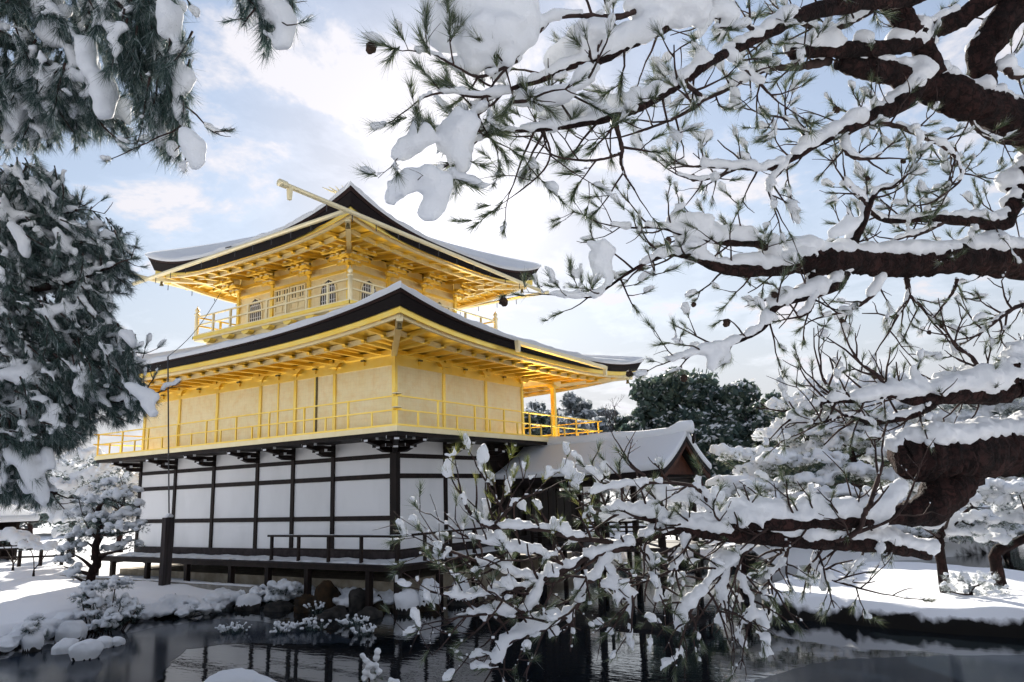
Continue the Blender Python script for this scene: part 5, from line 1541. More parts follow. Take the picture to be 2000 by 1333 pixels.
limb(TC, bC, [(1225, 1068, 3.5, 8), (1160, 1084, 3.45, 6.5), (1109, 1111, 3.4, 6), (1058, 1132, 3.35, 5), (1017, 1149, 3.3, 4), (960, 1160, 3.25, 3), (900, 1170, 3.2, 2), (860, 1160, 3.15, 1.5)],
     dict(oC, gap=0.05, snow=1.16, pads=[(3.4, [(1120, 1095, 12), (1070, 1115, 14)]), (3.28, [(960, 1145, 12), (1000, 1135, 14)])]))
limb(TC, bC, [(1221, 1068, 3.5, 7), (1177, 1057, 3.45, 6), (1116, 1050, 3.4, 5.5), (1072, 1036, 3.35, 5), (1007, 1030, 3.3, 4.5), (956, 1030, 3.25, 4), (922, 1006, 3.2, 3.5), (905, 978, 3.18, 3), (898, 950, 3.16, 2)],
     dict(oC, gap=0.10, snow=1.3, twig_up=0.8, twig_len=0.13, tuft_up=0.9, mat='needles_lush', needle=0.06, n=20, tuft_snow=0.2, twig_snow=0.5, spread=0.28, pads=[(3.4, [(1110, 1035, 14), (1080, 1015, 12)]), (3.42, [(1206, 1048, 14)])]))
limb(TC, bC, [(1190, 1085, 3.48, 7), (1180, 1105, 3.46, 6), (1160, 1132, 3.44, 6), (1135, 1140, 3.42, 5), (1133, 1165, 3.4, 5), (1119, 1193, 3.36, 4.5), (1078, 1220, 3.32, 4), (1024, 1244, 3.28, 3), (983, 1256, 3.24, 2.5), (968, 1295, 3.2, 2)],
     dict(oC, gap=0.05, snow=1.39, lift=-0.02, pads=[(3.32, [(1080, 1195, 18), (1040, 1215, 20), (1000, 1240, 18), (975, 1265, 14), (962, 1290, 12)])]))
limb(TC, bC, [(1058, 1135, 3.35, 5), (1041, 1176, 3.3, 4), (1010, 1200, 3.27, 3.5), (949, 1200, 3.22, 3), (895, 1206, 3.18, 2)], dict(oC, gap=0.05, snow=1.39, pads=[(3.24, [(985, 1185, 14), (950, 1188, 14), (915, 1195, 12)])]))
limb(TC, bC, [(1058, 1132, 3.36, 4), (1000, 1120, 3.32, 3.5), (940, 1100, 3.28, 3), (890, 1080, 3.24, 2.5), (850, 1070, 3.2, 1.5)], dict(oC, gap=0.05, snow=1.28, pads=[(3.3, [(990, 1105, 14), (950, 1090, 12)])]))
limb(TC, bC, [(1109, 1108, 3.4, 4), (1060, 1085, 3.36, 3.5), (1010, 1075, 3.32, 3), (960, 1062, 3.28, 2.5), (915, 1050, 3.24, 2)], dict(oC, gap=0.05, snow=1.28, pads=[(3.36, [(1050, 1070, 12), (1010, 1062, 12)])]))
limb(TC, bC, [(1000, 1030, 3.3, 3), (975, 985, 3.28, 2.6), (955, 950, 3.26, 2.2), (930, 910, 3.24, 1.6)], dict(oC, gap=0.11, snow=0.5, twig_up=0.8, tuft_up=1.0, mat='needles_lush', needle=0.06, n=20, tuft_snow=0.15, twig_snow=0.3, spread=0.28, twig_len=0.10))
limb(TC, bC, [(960, 1030, 3.26, 3), (990, 1000, 3.25, 2.5), (1020, 975, 3.24, 2), (1060, 960, 3.23, 1.5)], dict(oC, gap=0.045, snow=0.8, twig_up=0.8, tuft_up=0.9, mat='needles_lush', tuft_snow=0.72, spread=0.34, twig_len=0.16))
limb(TC, bC, [(1400, 1020, 3.65, 5), (1370, 960, 3.6, 4), (1320, 945, 3.55, 3.5), (1250, 945, 3.5, 3), (1190, 955, 3.45, 2), (1150, 965, 3.42, 1.5)], dict(oC, gap=0.10, snow=1.4, twig_up=0.2, twig_len=0.12, mat='needles', tuft_snow=0.5, spread=0.36))
limb(TC, bC, [(1260, 930, 3.5, 3), (1235, 910, 3.48, 2.5), (1215, 880, 3.46, 1.5)], dict(oC, gap=0.16, tuft=0.3, snow=0.4, twig_up=0.7, twig_len=0.14, twig_snow=0.3, tuft_snow=0.2, spread=0.3))
limb(TC, bC, [(1250, 1060, 3.55, 5), (1275, 1110, 3.55, 4), (1290, 1150, 3.53, 3), (1280, 1180, 3.5, 2)], dict(oC, gap=0.045, snow=1.04))
limb(TC, bC, [(1480, 1055, 3.7, 6), (1440, 1090, 3.68, 5), (1394, 1130, 3.64, 4.5), (1370, 1157, 3.6, 4), (1345, 1205, 3.56, 3), (1335, 1240, 3.54, 2)], dict(oC, gap=0.045, snow=1.28, lift=-0.12, droop=0.3, pads=[(3.58, [(1375, 1150, 14), (1345, 1170, 18), (1328, 1200, 18), (1325, 1225, 14)])]))
limb(TC, bC, [(1440, 1095, 3.68, 4), (1450, 1140, 3.66, 3.5), (1470, 1180, 3.64, 3), (1460, 1225, 3.62, 2)], dict(oC, gap=0.04, snow=0.93, lift=-0.14, droop=0.35, pads=[(3.64, [(1490, 1195, 14), (1495, 1225, 12)])]))
limb(TC, bC, [(1420, 1110, 3.66, 4), (1410, 1160, 3.64, 3), (1420, 1200, 3.62, 2)], dict(oC, gap=0.04, snow=1.2, lift=-0.14, droop=0.35))
limb(TC, bC, [(1600, 1060, 3.8, 5), (1590, 1100, 3.78, 4), (1620, 1130, 3.76, 3), (1680, 1150, 3.74, 2)], dict(oC, gap=0.05, snow=1.04, lift=-0.06))
limb(TC, bC, [(1540, 1058, 3.75, 5), (1530, 1100, 3.72, 4), (1500, 1130, 3.7, 3), (1520, 1160, 3.68, 2)], dict(oC, gap=0.045, snow=1.04, lift=-0.08))
limb(TC, bC, [(1340, 1045, 3.6, 5), (1330, 1090, 3.58, 4), (1300, 1120, 3.55, 3), (1250, 1140, 3.52, 2)], dict(oC, gap=0.045, snow=1.16))
limb(TC, bC, [(1180, 1105, 3.45, 5), (1210, 1140, 3.46, 4), (1240, 1160, 3.46, 3), (1225, 1185, 3.46, 2)], dict(oC, gap=0.045, snow=1.16, pads=[(3.46, [(1180, 1140, 14), (1225, 1145, 12)])]))
limb(TC, bC, [(1610, 1066, 3.8, 4), (1674, 1040, 3.75, 5.5), (1690, 1005, 3.7, 5.5), (1702, 980, 3.68, 5), (1719, 924, 3.66, 3.5), (1724, 900, 3.65, 2)], dict(oC, gap=0.16, start=0.3, snow=0.2, twig_up=0.7, twig_snow=0.1, tuft=0.15))
limb(TC, bC, [(1674, 1040, 3.75, 4), (1730, 1020, 3.74, 3), (1765, 990, 3.72, 2.5), (1790, 930, 3.7, 2)], dict(oC, gap=0.2, snow=0.3, twig_snow=0.1, tuft=0.1, twig_len=0.16))
# upper boughs of the low pine
limb(TC, bC, [(2400, 640, 4.9, 40), (2200, 690, 4.5, 34), (2010, 738, 4.2, 30), (1960, 758, 4.15, 25), (1900, 768, 4.1, 20), (1850, 776, 4.05, 18), (1815, 782, 4.0, 16), (1770, 775, 3.97, 12), (1735, 770, 3.95, 9), (1680, 784, 3.9, 6), (1620, 785, 3.85, 4), (1570, 800, 3.8, 3), (1540, 822, 3.75, 2)],
     dict(oC, snow=1.7, snow_n=2, gap=0.07, start=0.4, tuft_snow=0.55, pads=[(4.1, [(1930, 745, 20), (1880, 740, 26), (1840, 740, 26)]), (4.0, [(1800, 748, 22), (1770, 752, 18)]), (4.2, [(1975, 690, 24), (1995, 680, 30), (2010, 700, 26)])]))
limb(TC, bC, [(1955, 758, 4.15, 20), (1965, 735, 4.15, 22), (1985, 705, 4.16, 18)], dict(oC, gap=0.5, end=False, snow=0.9))
limb(TC, bC, [(1822, 792, 4.0, 13), (1800, 806, 3.98, 8), (1760, 818, 3.95, 6), (1700, 826, 3.9, 5), (1655, 812, 3.86, 3.5), (1605, 826, 3.8, 2.5)], dict(oC, snow=1.04, gap=0.06, tuft_snow=0.55))
limb(TC, bC, [(1740, 770, 3.95, 5), (1715, 735, 3.93, 4), (1680, 710, 3.9, 3), (1660, 680, 3.88, 2)], dict(oC, gap=0.09, snow=0.4, twig_up=0.4, twig_snow=0.15, tuft=0.5, tuft_snow=0.15))
limb(TC, bC, [(1640, 785, 3.87, 4), (1610, 745, 3.85, 3), (1600, 715, 3.83, 2)], dict(oC, gap=0.09, snow=0.3, twig_up=0.5, twig_snow=0.1, tuft=0.3))
limb(TC, bC, [(1930, 760, 4.12, 5), (1900, 700, 4.1, 4), (1870, 680, 4.1, 3), (1850, 650, 4.1, 2)], dict(oC, gap=0.08, snow=0.5, twig_snow=0.2, tuft=0.5, tuft_snow=0.2))
limb(TC, bC, [(2010, 590, 4.3, 5), (1970, 610, 4.25, 4), (1930, 640, 4.2, 3), (1910, 655, 4.2, 2)], dict(oC, gap=0.05, snow=1.0, tuft_snow=0.4))

# ------------------------------------------------------------------ left pines
def frond(W_, Nd, Sn, p, d, ln, o):
    """drooping spray: stem with needle tufts along it and a cushion of snow on its back"""
    n = 6; pts = [p]; cd = d.copy()
    for k in range(n - 1):
        cd = unit(cd + rvec() * 0.14 - UP * o.get('sag', 0.05))
        pts.append(pts[-1] + cd * ln / (n - 1))
    pts = np.array(pts)
    W_.add(pts, np.linspace(0.006, 0.002, n), 4)
    nl = o.get('needle', 0.085)
    for k in range(1, n):
        for _ in range(o.get('per', 2)):
            td = unit((pts[k] - pts[k - 1]) / ln * n * 0.9 + rvec() * 0.55 - UP * o.get('hang', 0.35))
            Nd.add(pts[k] + rvec() * 0.015, td, nl * rng.uniform(0.8, 1.2))
    if rng.random() < o.get('p_snow', 0.8):
        sr = o.get('sr', 0.045) * rng.uniform(0.65, 1.35)
        for k in range(n):
            f = 0.55 + 0.45 * math.sin(math.pi * (k + 0.8) / n)
            for _ in range(2):
                if rng.random() < 0.2:
                    continue
                Sn.add(pts[k] + UP * sr * f * 0.65 + rvec() * sr * 0.6, sr * f * rng.uniform(0.65, 1.05), 0.85)
def in_poly(u, v, poly):
    c = False
    for (a, b), (d, e) in zip(poly, poly[1:] + poly[:1]):
        if (b > v) != (e > v) and u < (d - a) * (v - b) / (e - b) + a:
            c = not c
    return c
def frond_mass(tree, base, name, poly, count, t0, t1, ang, o, seed):
    """one bough of a dense pine: sprays through the volume behind a traced outline"""
    W_, Nd, Sn = Wood(), Needles(), Snow()
    us = [a for a, b in poly]; vs = [b for a, b in poly]
    done = 0; guard = 0
    while done < count and guard < count * 30:
        guard += 1
        u, v = rng.uniform(min(us), max(us)), rng.uniform(min(vs), max(vs))
        if not in_poly(u, v, poly):
            continue
        t_ = rng.uniform(t0, t1)
        a = rng.uniform(*ang)
        d = px_dir(a, rng.uniform(-0.6, 0.25))
        ln = o.get('ln', 0.26) * rng.uniform(0.6, 1.25)
        p = at(u, v, t_) - d * ln * 0.55
        frond(W_, Nd, Sn, p, d, ln, o)
        done += 1
    for stroke in o.get('pads', []):
        t_ = stroke[0]
        q = stroke[1]
        for (u0, v0, r0), (u1, v1, r1) in zip(q, q[1:] + [q[-1]]):
            m_ = max(1, int(math.hypot(u1 - u0, v1 - v0) / (0.4 * (r0 + r1) / 2 + 1)))
            for i in range(m_):
                w = i / m_; r = (r0 + (r1 - r0) * w) * t_ / FPX * o.get('padk', 1.0)
                c = at(u0 + (u1 - u0) * w, v0 + (v1 - v0) * w, t_)
                Sn.add(c, r, 0.95)
                for _ in range(2):
                    Sn.add(c + rvec() * r * 0.7, r * rng.uniform(0.35, 0.6), 0.9)
    b_ = thing_part(tree, name)
    W_.V = [v - base for v in W_.V]; Nd.p = [p - base for p in Nd.p]
    Sn.s = [(a - base[0], b - base[1], c - base[2], d, e) for a, b, c, d, e in Sn.s]
    lm = W_.build(name, 'twig', tree)
    Nd.build('needles', o.get('mat', 'needles_dark'), lm, o.get('n', 26), o.get('nw', 0.0024), o.get('spread', 0.42), droop=0.15)
    Sn.build('snow_load', lm, o.get('voxel', 0.016), o.get('lump', 0.010), 3, 0.06)
    return lm
def thing_part(tree, name):
    return None

bD = gnd(4.4, -5.2)
TD = thing('pine_tree', 'near pine whose drooping needle sprays and snow cushions hang into the top left corner', 'tree', tuple(bD))
trunk_of(TD, bD, [bD - UP * 0.2, bD + UP * 2, at(-620, 200, 4.3), at(-560, -200, 4.2), at(-480, -600, 4.1)], [0.24, 0.21, 0.19, 0.15, 0.1])
oD = dict(needle=0.10, n=27, nw=0.0027, per=2, sr=0.028, ln=0.25, p_snow=0.62, padk=1.0, hang=0.45, voxel=0.017, lump=0.012)
for pts in ([(-560, -200, 4.2, 22), (-200, -120, 4.0, 14), (80, -60, 3.8, 9), (250, 20, 3.6, 6), (330, 140, 3.5, 4), (360, 250, 3.45, 2.5)],
            [(-580, 0, 4.2, 20), (-200, 40, 4.1, 12), (20, 90, 4.0, 8), (130, 160, 3.9, 5), (190, 230, 3.85, 3)],
            [(-560, -300, 4.1, 16), (-100, -160, 3.8, 10), (300, -80, 3.5, 7), (470, -30, 3.3, 5), (520, 10, 3.25, 3)]):
    limb(TD, bD, pts, dict(oA, gap=0.14, mat='needles_dark', snow=1.2, start=0.5, twig_len=0.22))
frond_mass(TD, bD, 'bough', [(215, -30), (340, -30), (352, 60), (362, 120), (375, 200), (355, 250), (385, 300), (340, 295), (300, 250), (250, 180), (215, 90), (190, 20)], 95, 3.4, 3.8, (55, 110), dict(oD, p_snow=0.45,
           pads=[(3.42, [(322, 10, 18), (330, 40, 20), (318, 60, 14)]), (3.45, [(345, 20, 12), (348, 55, 12), (338, 75, 14)]), (3.42, [(350, 95, 16), (340, 112, 14)]), (3.44, [(362, 150, 20), (352, 172, 18)]), (3.44, [(345, 200, 14), (352, 225, 14)]),
                 (3.4, [(362, 262, 16), (376, 288, 24), (384, 312, 16), (378, 328, 10)]), (3.5, [(300, 200, 14), (325, 215, 12)]), (3.5, [(225, 55, 16), (240, 75, 12)]), (3.46, [(335, 285, 12), (338, 300, 12)])]), 1)
frond_mass(TD, bD, 'bough', [(-40, -30), (230, -30), (205, 40), (190, 90), (225, 150), (230, 225), (160, 225), (90, 200), (-40, 180)], 150, 3.7, 4.3, (35, 110), dict(oD, p_snow=0.6,
           pads=[(3.7, [(165, 85, 18), (172, 110, 20), (175, 135, 16)]), (3.68, [(195, 155, 20), (205, 180, 26), (205, 210, 22), (198, 225, 12)]), (3.8, [(60, 130, 18), (50, 150, 14)]), (3.8, [(90, 60, 20), (110, 75, 18)])]), 2)
frond_mass(TD, bD, 'bough', [(-40, 170), (100, 190), (190, 215), (250, 230), (280, 245), (200, 245), (120, 255), (60, 270), (-40, 280)], 90, 3.9, 4.5, (20, 110), dict(oD, needle=0.08, sr=0.035), 3)
frond_mass(TD, bD, 'bough', [(430, -30), (560, -30), (575, 20), (570, 70), (550, 80), (520, 50), (490, 10)], 14, 3.2, 3.35, (60, 110), dict(oD, p_snow=0.5, pads=[(3.2, [(535, 5, 24), (555, 25, 22), (560, 55, 20), (552, 78, 20), (540, 92, 10)]), (3.22, [(525, 40, 14)])]), 4)

bE = gnd(6.4, -6.6)
TE = thing('pine_tree', 'dense snow covered pine filling the left side of the view', 'tree', tuple(bE))
trunk_of(TE, bE, [bE - UP * 0.2, bE + UP * 1.5, at(-320, 700, 6.2), at(-260, 400, 6.1), at(-230, 250, 6.0), at(-215, 60, 6.0), at(-200, -60, 6.0)], [0.3, 0.26, 0.22, 0.17, 0.12, 0.06, 0.015])
oE = dict(needle=0.085, n=23, nw=0.0029, per=2, sr=0.024, ln=0.24, p_snow=0.85, padk=0.8, hang=0.3, voxel=0.021, lump=0.014)
for pts in ([(-260, 420, 6.0, 14), (-60, 440, 5.6, 9), (70, 430, 5.3, 6), (150, 410, 5.1, 3)], [(-280, 560, 6.1, 16), (-60, 570, 5.6, 10), (100, 560, 5.2, 7), (220, 520, 5.0, 3)],
            [(-300, 700, 6.2, 16), (-60, 720, 5.6, 10), (110, 715, 5.2, 6), (240, 690, 4.9, 3)], [(-310, 830, 6.2, 16), (-60, 830, 5.6, 10), (120, 800, 5.1, 6), (290, 775, 4.8, 3)],
            [(-320, 950, 6.3, 16), (-60, 930, 5.5, 9), (40, 930, 5.2, 6), (110, 965, 5.0, 3)]):
    limb(TE, bE, pts, dict(oA, gap=0.14, mat='needles_dark', snow=1.6, start=0.4, twig_len=0.22))
frond_mass(TE, bE, 'bough', [(-40, 320), (60, 330), (100, 335), (150, 395), (170, 430), (235, 450), (250, 490), (180, 480), (90, 480), (-40, 480)], 230, 5.0, 5.9, (-10, 100), oE, 5)
frond_mass(TE, bE, 'bough', [(-40, 470), (120, 470), (240, 480), (250, 530), (215, 570), (215, 610), (120, 620), (-40, 620)], 280, 4.9, 6.0, (-5, 95), dict(oE, pads=[(4.95, [(20, 440, 12), (40, 460, 14), (48, 480, 16), (50, 500, 10)]), (5.0, [(110, 450, 12), (122, 470, 14), (118, 485, 9)])]), 6)
frond_mass(TE, bE, 'bough', [(-40, 610), (160, 610), (225, 625), (255, 660), (265, 700), (260, 740), (130, 750), (-40, 750)], 280, 4.8, 6.0, (-5, 95), dict(oE, pads=[(4.85, [(10, 730, 16), (45, 730, 16), (80, 745, 14), (95, 760, 12)]), (4.8, [(240, 650, 12), (255, 668, 14)])]), 7)
frond_mass(TE, bE, 'bough', [(-40, 740), (200, 735), (255, 735), (290, 765), (295, 785), (265, 800), (205, 805), (190, 810), (120, 850), (-40, 870)], 310, 4.7, 5.9, (0, 95), dict(oE, pads=[(4.72, [(250, 752, 12), (280, 770, 18), (305, 775, 12)]), (4.7, [(285, 790, 14), (300, 808, 12)])]), 8)
frond_mass(TE, bE, 'bough', [(-40, 850), (120, 835), (165, 825), (150, 845), (95, 870), (75, 910), (90, 955), (50, 970), (-40, 960)], 180, 4.8, 5.8, (20, 100), dict(oE, pads=[(4.8, [(20, 890, 20), (50, 900, 22), (70, 940, 22), (85, 975, 16)]), (4.85, [(45, 940, 16), (55, 960, 12)]), (4.82, [(90, 880, 14), (100, 910, 12)])]), 9)

# boughs on the side of the two left pines that lies outside the view
oX = dict(oE, n=13, nw=0.005, pads=[], ln=0.34, sr=0.04, voxel=0.035)
frond_mass(TE, bE, 'bough', [(-420, 330), (-230, 60), (-150, 120), (-60, 330), (-40, 560), (-330, 600)], 210, 5.2, 6.8, (-20, 200), oX, 10)
frond_mass(TE, bE, 'bough', [(-480, 600), (-40, 560), (-40, 900), (-200, 960), (-460, 920)], 210, 5.2, 6.8, (-20, 200), oX, 11)
frond_mass(TD, bD, 'bough', [(-620, -420), (-40, -260), (200, -120), (-40, -40), (-40, 150), (-420, 120), (-640, -60)], 260, 3.6, 4.5, (20, 160), oX, 12)
# ================================================================== middle and far trees
def clump_pine(name, label, base, trunk_pts, trunk_r, clumps, o, group=None):
    """garden pine: trunk, boughs and flat needle clouds, each with its load of snow"""
    base = np.array(base, float)
    t_ = thing(name, label, 'tree', tuple(base), group)
    C = catmull(np.array(trunk_pts), 18) - base
    r = np.interp(np.linspace(0, 1, 18), np.linspace(0, 1, len(trunk_r)), trunk_r)
    V, Fq, F2 = tube_arrays(C, r * (1 + 0.08 * rng.normal(size=18)), 8)
    mesh_obj('trunk', V.tolist(), Fq.tolist() + [f[:3] for f in F2], 'bark', t_, True)
    W_, Nd, Sn = Wood(), Needles(), Snow()
    for c, rx, rz in clumps:
        c = np.array(c) - base
        k = int(np.argmin(np.linalg.norm(C - (c - UP * rz * 1.2), axis=1)))
        mid = (C[k] + c) / 2 - UP * rz * 0.2 + rvec() * rx * 0.15
        pts = catmull(np.array([C[k], mid, c - UP * rz * 0.4]), 7)
        W_.add(pts, np.linspace(max(0.02, r[k] * 0.5), 0.012, 7), 5)
        m_ = int(o.get('dens', 26) * max(0.3, rx * rx / 0.25))
        for _ in range(m_):
            d = rvec(); q = c + d * np.array([rx, rx, rz]) * rng.random() ** 0.45
            Nd.add(q, unit(d * np.array([1, 1, 0.5]) + UP * o.get('tuft_up', 0.25)), o.get('needle', 0.13) * rng.uniform(0.8, 1.2))
        for _ in range(int(m_ * o.get('snow_d', 0.55))):
            d = rvec(); d[2] = abs(d[2]) * 0.9 + 0.1
            q = c + d * np.array([rx, rx, rz]) * rng.uniform(0.55, 1.0)
            sr = o.get('sr', 0.09) * rng.uniform(0.5, 1.25)
            Sn.add(q + UP * sr * 0.3 + rvec() * sr * 0.5, sr, rng.uniform(0.6, 0.95))
    W_.build('boughs', 'twig', t_)
    Nd.build('needles', o.get('mat', 'needles_dark'), t_, o.get('n', 14), o.get('nw', 0.006), 0.6)
    Sn.build('snow_load', t_, o.get('voxel', 0.035), o.get('lump', 0.02), 2, 0.12)
    return t_
def px_clumps(lst, t_, dt=0.5):
    s = t_ / FPX
    out = []
    for u, v, rx, rz in lst:
        tt = t_ + rng.uniform(-dt, dt)
        out.append((at(u, v, tt), rx * s, rz * s))
    return out
# small shaped pine on the lawn by the left end of the pavilion
tp_ = 17.6
bs = at(172, 1150, tp_); bs[2] = gz(bs[0], bs[1]) - 0.05
clump_pine('shaped_pine', 'small shaped garden pine on the snowy bank left of the pavilion', bs,
           [bs, at(178, 1125, tp_), at(190, 1100, tp_), at(186, 1070, tp_), at(196, 1040, tp_), at(190, 1000, tp_), at(215, 960, tp_)], [0.12, 0.11, 0.10, 0.09, 0.08, 0.06, 0.03],
           px_clumps([(140, 1075, 30, 14), (165, 1050, 34, 16), (125, 1100, 20, 16), (235, 1040, 34, 16), (255, 1065, 26, 12), (200, 1020, 40, 18), (245, 1010, 30, 14), (275, 1030, 20, 12), (165, 1010, 26, 16), (180, 985, 34, 16), (225, 975, 34, 16), (255, 960, 22, 12), (205, 950, 30, 14), (160, 1000, 20, 12), (145, 1120, 12, 16), (270, 985, 14, 10), (215, 1075, 26, 10)], tp_, 0.45),
           dict(dens=120, sr=0.075, snow_d=0.34, needle=0.10, n=16, nw=0.005, voxel=0.028))
# low spreading pines and bushes on the bank
def low_bush(name, label, u, v, t_, lst, o=None, group=None):
    b = at(u, v, t_); b[2] = gz(b[0], b[1]) - 0.08
    o = dict(dens=130, sr=0.07, snow_d=0.4, needle=0.09, n=16, nw=0.005, voxel=0.026) | (o or {})
    return clump_pine(name, label, b, [b, b + UP * 0.12, b + UP * 0.22, b + UP * 0.3], [0.05, 0.04, 0.03, 0.02], px_clumps(lst, t_, 0.3), o, group)
low_bush('low_pine', 'low spreading dark pine with snow pads below the shaped pine', 205, 1200, 16.6, [(225, 1145, 34, 12), (180, 1150, 26, 12), (160, 1168, 22, 12), (190, 1180, 34, 14), (235, 1180, 30, 14), (220, 1210, 34, 14), (175, 1205, 24, 12), (250, 1205, 24, 12), (200, 1225, 28, 10), (265, 1190, 18, 10)])
low_bush('low_shrub', 'dark shrub half buried in snow at the left bank edge', 72, 1225, 14.8, [(70, 1212, 16, 12), (58, 1230, 16, 10), (84, 1240, 14, 10)], dict(sr=0.06))
SHG = 'snowy edge plants'
low_bush('edge_shrub', 'snow laden shrub hanging over the bank at the end of the lawn', 540, 1160, 19.8, [(560, 1150, 34, 10), (520, 1160, 30, 12), (590, 1158, 20, 12), (540, 1172, 26, 8)], dict(sr=0.085, snow_d=0.5))
low_bush('edge_shrub', 'trailing snowy shrub along the water below the lawn', 340, 1195, 18.8, [(300, 1195, 26, 10), (340, 1192, 26, 10), (385, 1190, 26, 12), (420, 1195, 20, 10)], dict(sr=0.09, snow_d=0.6))
def grass_clump(label, u, v, w, h, seed):
    """snow crusted sedge standing in the shallows"""
    p = atz(u, v, ZW); tt = (p - CAM) @ AX_F; s = tt / FPX
    t_ = thing('sedge_clump', label, 'plant', (p[0], p[1], ZW - 0.03), SHG)
    Nd, Sn = Needles(), Snow()
    for k in range(int(10 * w / 30) + 5):
        a = rng.uniform(0, 6.28); r = rng.random() ** 0.6
        q = np.array([math.cos(a) * r * w / 2 * s, math.sin(a) * r * w / 2 * s, 0.02])
        Nd.add(q, unit(np.array([math.cos(a), math.sin(a), 0]) * r * 0.7 + UP), h * s * rng.uniform(0.8, 1.2))
        for i in range(3):
            Sn.add(q + unit(np.array([math.cos(a) * r, math.sin(a) * r, 0.9])) * h * s * (0.35 + 0.27 * i) + rvec() * 0.02, 0.034 * rng.uniform(0.35, 1.35), 0.8)
    Nd.build('blades', 'needles_dark', t_, 12, 0.008, 0.35)
    Sn.build('snow_load', t_, 0.02, 0.015, 2, 0.06)
for i, (lab, u, v, w, h) in enumerate((('snow crusted sedge clump standing apart in the dark water', 458, 1236, 40, 22), ('wide snowy sedge clump in the water below the boulders', 545, 1236, 46, 22),
        ('snowy sedge at the foot of the rust brown boulder', 610, 1232, 36, 26), ('snowy sedge clump in the dark water by the grey boulder', 690, 1222, 40, 22),
        ('drooping snowy sedge clump nearest the corner post', 712, 1240, 26, 22), ('little snowy tuft between the two brown boulders', 622, 1196, 24, 22))):
    grass_clump(lab, u, v, w, h, i)
# single snowy sprig in front of the pond
b = at(722, 1372, 6.6)
sp_ = thing('snowy_sprig', 'upright sprig with snow balls and leaves at the bottom edge', 'plant', (b[0], b[1], gz(b[0], b[1])))
base = np.array(sp_.location)
W_, Nd, Sn = Wood(), Needles(), Snow()
stem = catmull(np.array([base, at(722, 1345, 6.6), at(718, 1315, 6.6), at(728, 1280, 6.6)]), 8)
W_.add(stem - base, np.linspace(0.012, 0.004, 8), 5)
for u, v, r in ((708, 1281, 6), (715, 1290, 7), (738, 1273, 7), (735, 1285, 7), (722, 1300, 9), (716, 1312, 8), (740, 1312, 7), (728, 1322, 7), (712, 1325, 8), (735, 1300, 6), (765, 1331, 8), (775, 1334, 7)):
    Sn.add(at(u, v, 6.6) - base, r * 6.6 / FPX, 0.95)
for k in range(12):
    q = at(rng.uniform(702, 748), rng.uniform(1285, 1335), 6.6) - base
    Nd.add(q, unit(rvec() + UP), 0.05)
W_.build('stem', 'twig', sp_, None); Nd.build('leaves', 'needles', sp_, 8, 0.008, 0.6); Sn.build('snow_load', sp_, 0.008, 0.006, 2, 0.03)

# garden pines on the right islet
ti = 15.6
b = at(1842, 1122, ti); b[2] = gz(b[0], b[1]) - 0.05
clump_pine('islet_pine', 'pine with short leaning trunk and snowy crown on the right islet', b, [b, at(1838, 1095, ti), at(1832, 1065, ti), at(1840, 1040, ti), at(1870, 1015, ti), at(1900, 990, ti)], [0.12, 0.11, 0.11, 0.09, 0.06, 0.03],
           px_clumps([(1900, 955, 60, 22), (1860, 985, 50, 20), (1930, 985, 50, 20), (1830, 1010, 40, 16), (1960, 1020, 40, 18), (1900, 1020, 50, 18), (1880, 1045, 40, 12), (1940, 1055, 34, 12), (1810, 1030, 26, 12), (1790, 1020, 24, 12)], ti, 0.8), dict(dens=80, sr=0.10, snow_d=0.6, needle=0.11, nw=0.005, voxel=0.042))
ti = 15.9
b = at(1952, 1122, ti); b[2] = gz(b[0], b[1]) - 0.05
clump_pine('islet_pine', 'pine with elbow bent trunk at the far right of the islet', b, [b, at(1944, 1095, ti), at(1950, 1075, ti), at(1985, 1060, ti), at(2030, 1035, ti), at(2060, 1000, ti)], [0.13, 0.12, 0.11, 0.09, 0.06, 0.03],
           px_clumps([(1960, 1045, 26, 18), (2000, 1000, 50, 20), (2040, 970, 50, 20), (1990, 960, 40, 18), (2060, 1020, 40, 18)], ti, 0.6), dict(dens=80, sr=0.10, snow_d=0.6, needle=0.11, nw=0.005, voxel=0.042))
low_bush('low_pine', 'low frosted shrub on the right islet under the leaning pine', 1895, 1150, 15.0, [(1870, 1130, 26, 12), (1905, 1140, 34, 14), (1945, 1158, 30, 12), (1890, 1160, 28, 10), (1850, 1150, 16, 10), (1925, 1130, 24, 12)], dict(mat='needles_frost', snow_d=0.3, sr=0.05))
# trees of the middle islet
def mid_pine(label, u, vb, t_, trunk, lst, o=None):
    b = at(u, vb, t_); b[2] = gz(b[0], b[1]) - 0.1
    s = t_ / FPX
    return clump_pine('garden_pine', label, b, [b] + [at(a, c, t_) for a, c in trunk], list(np.linspace(0.18, 0.04, len(trunk) + 1)), px_clumps(lst, t_, 1.2), dict(dens=34, sr=0.14, snow_d=0.6, needle=0.17, n=10, nw=0.014, voxel=0.075, lump=0.03, mat='needles') | (o or {}), 'pines on the middle islet')
mid_pine('garden pine with reddish forked trunk on the middle islet', 1685, 1010, 28, [(1680, 960), (1668, 900), (1660, 860), (1690, 830)],
         [(1640, 880, 60, 24), (1700, 860, 60, 26), (1750, 890, 50, 24), (1600, 910, 60, 26), (1660, 930, 60, 24), (1720, 940, 60, 24), (1690, 820, 60, 24), (1620, 850, 50, 22), (1770, 850, 50, 22), (1580, 950, 50, 24), (1740, 800, 50, 22), (1660, 800, 40, 20)])
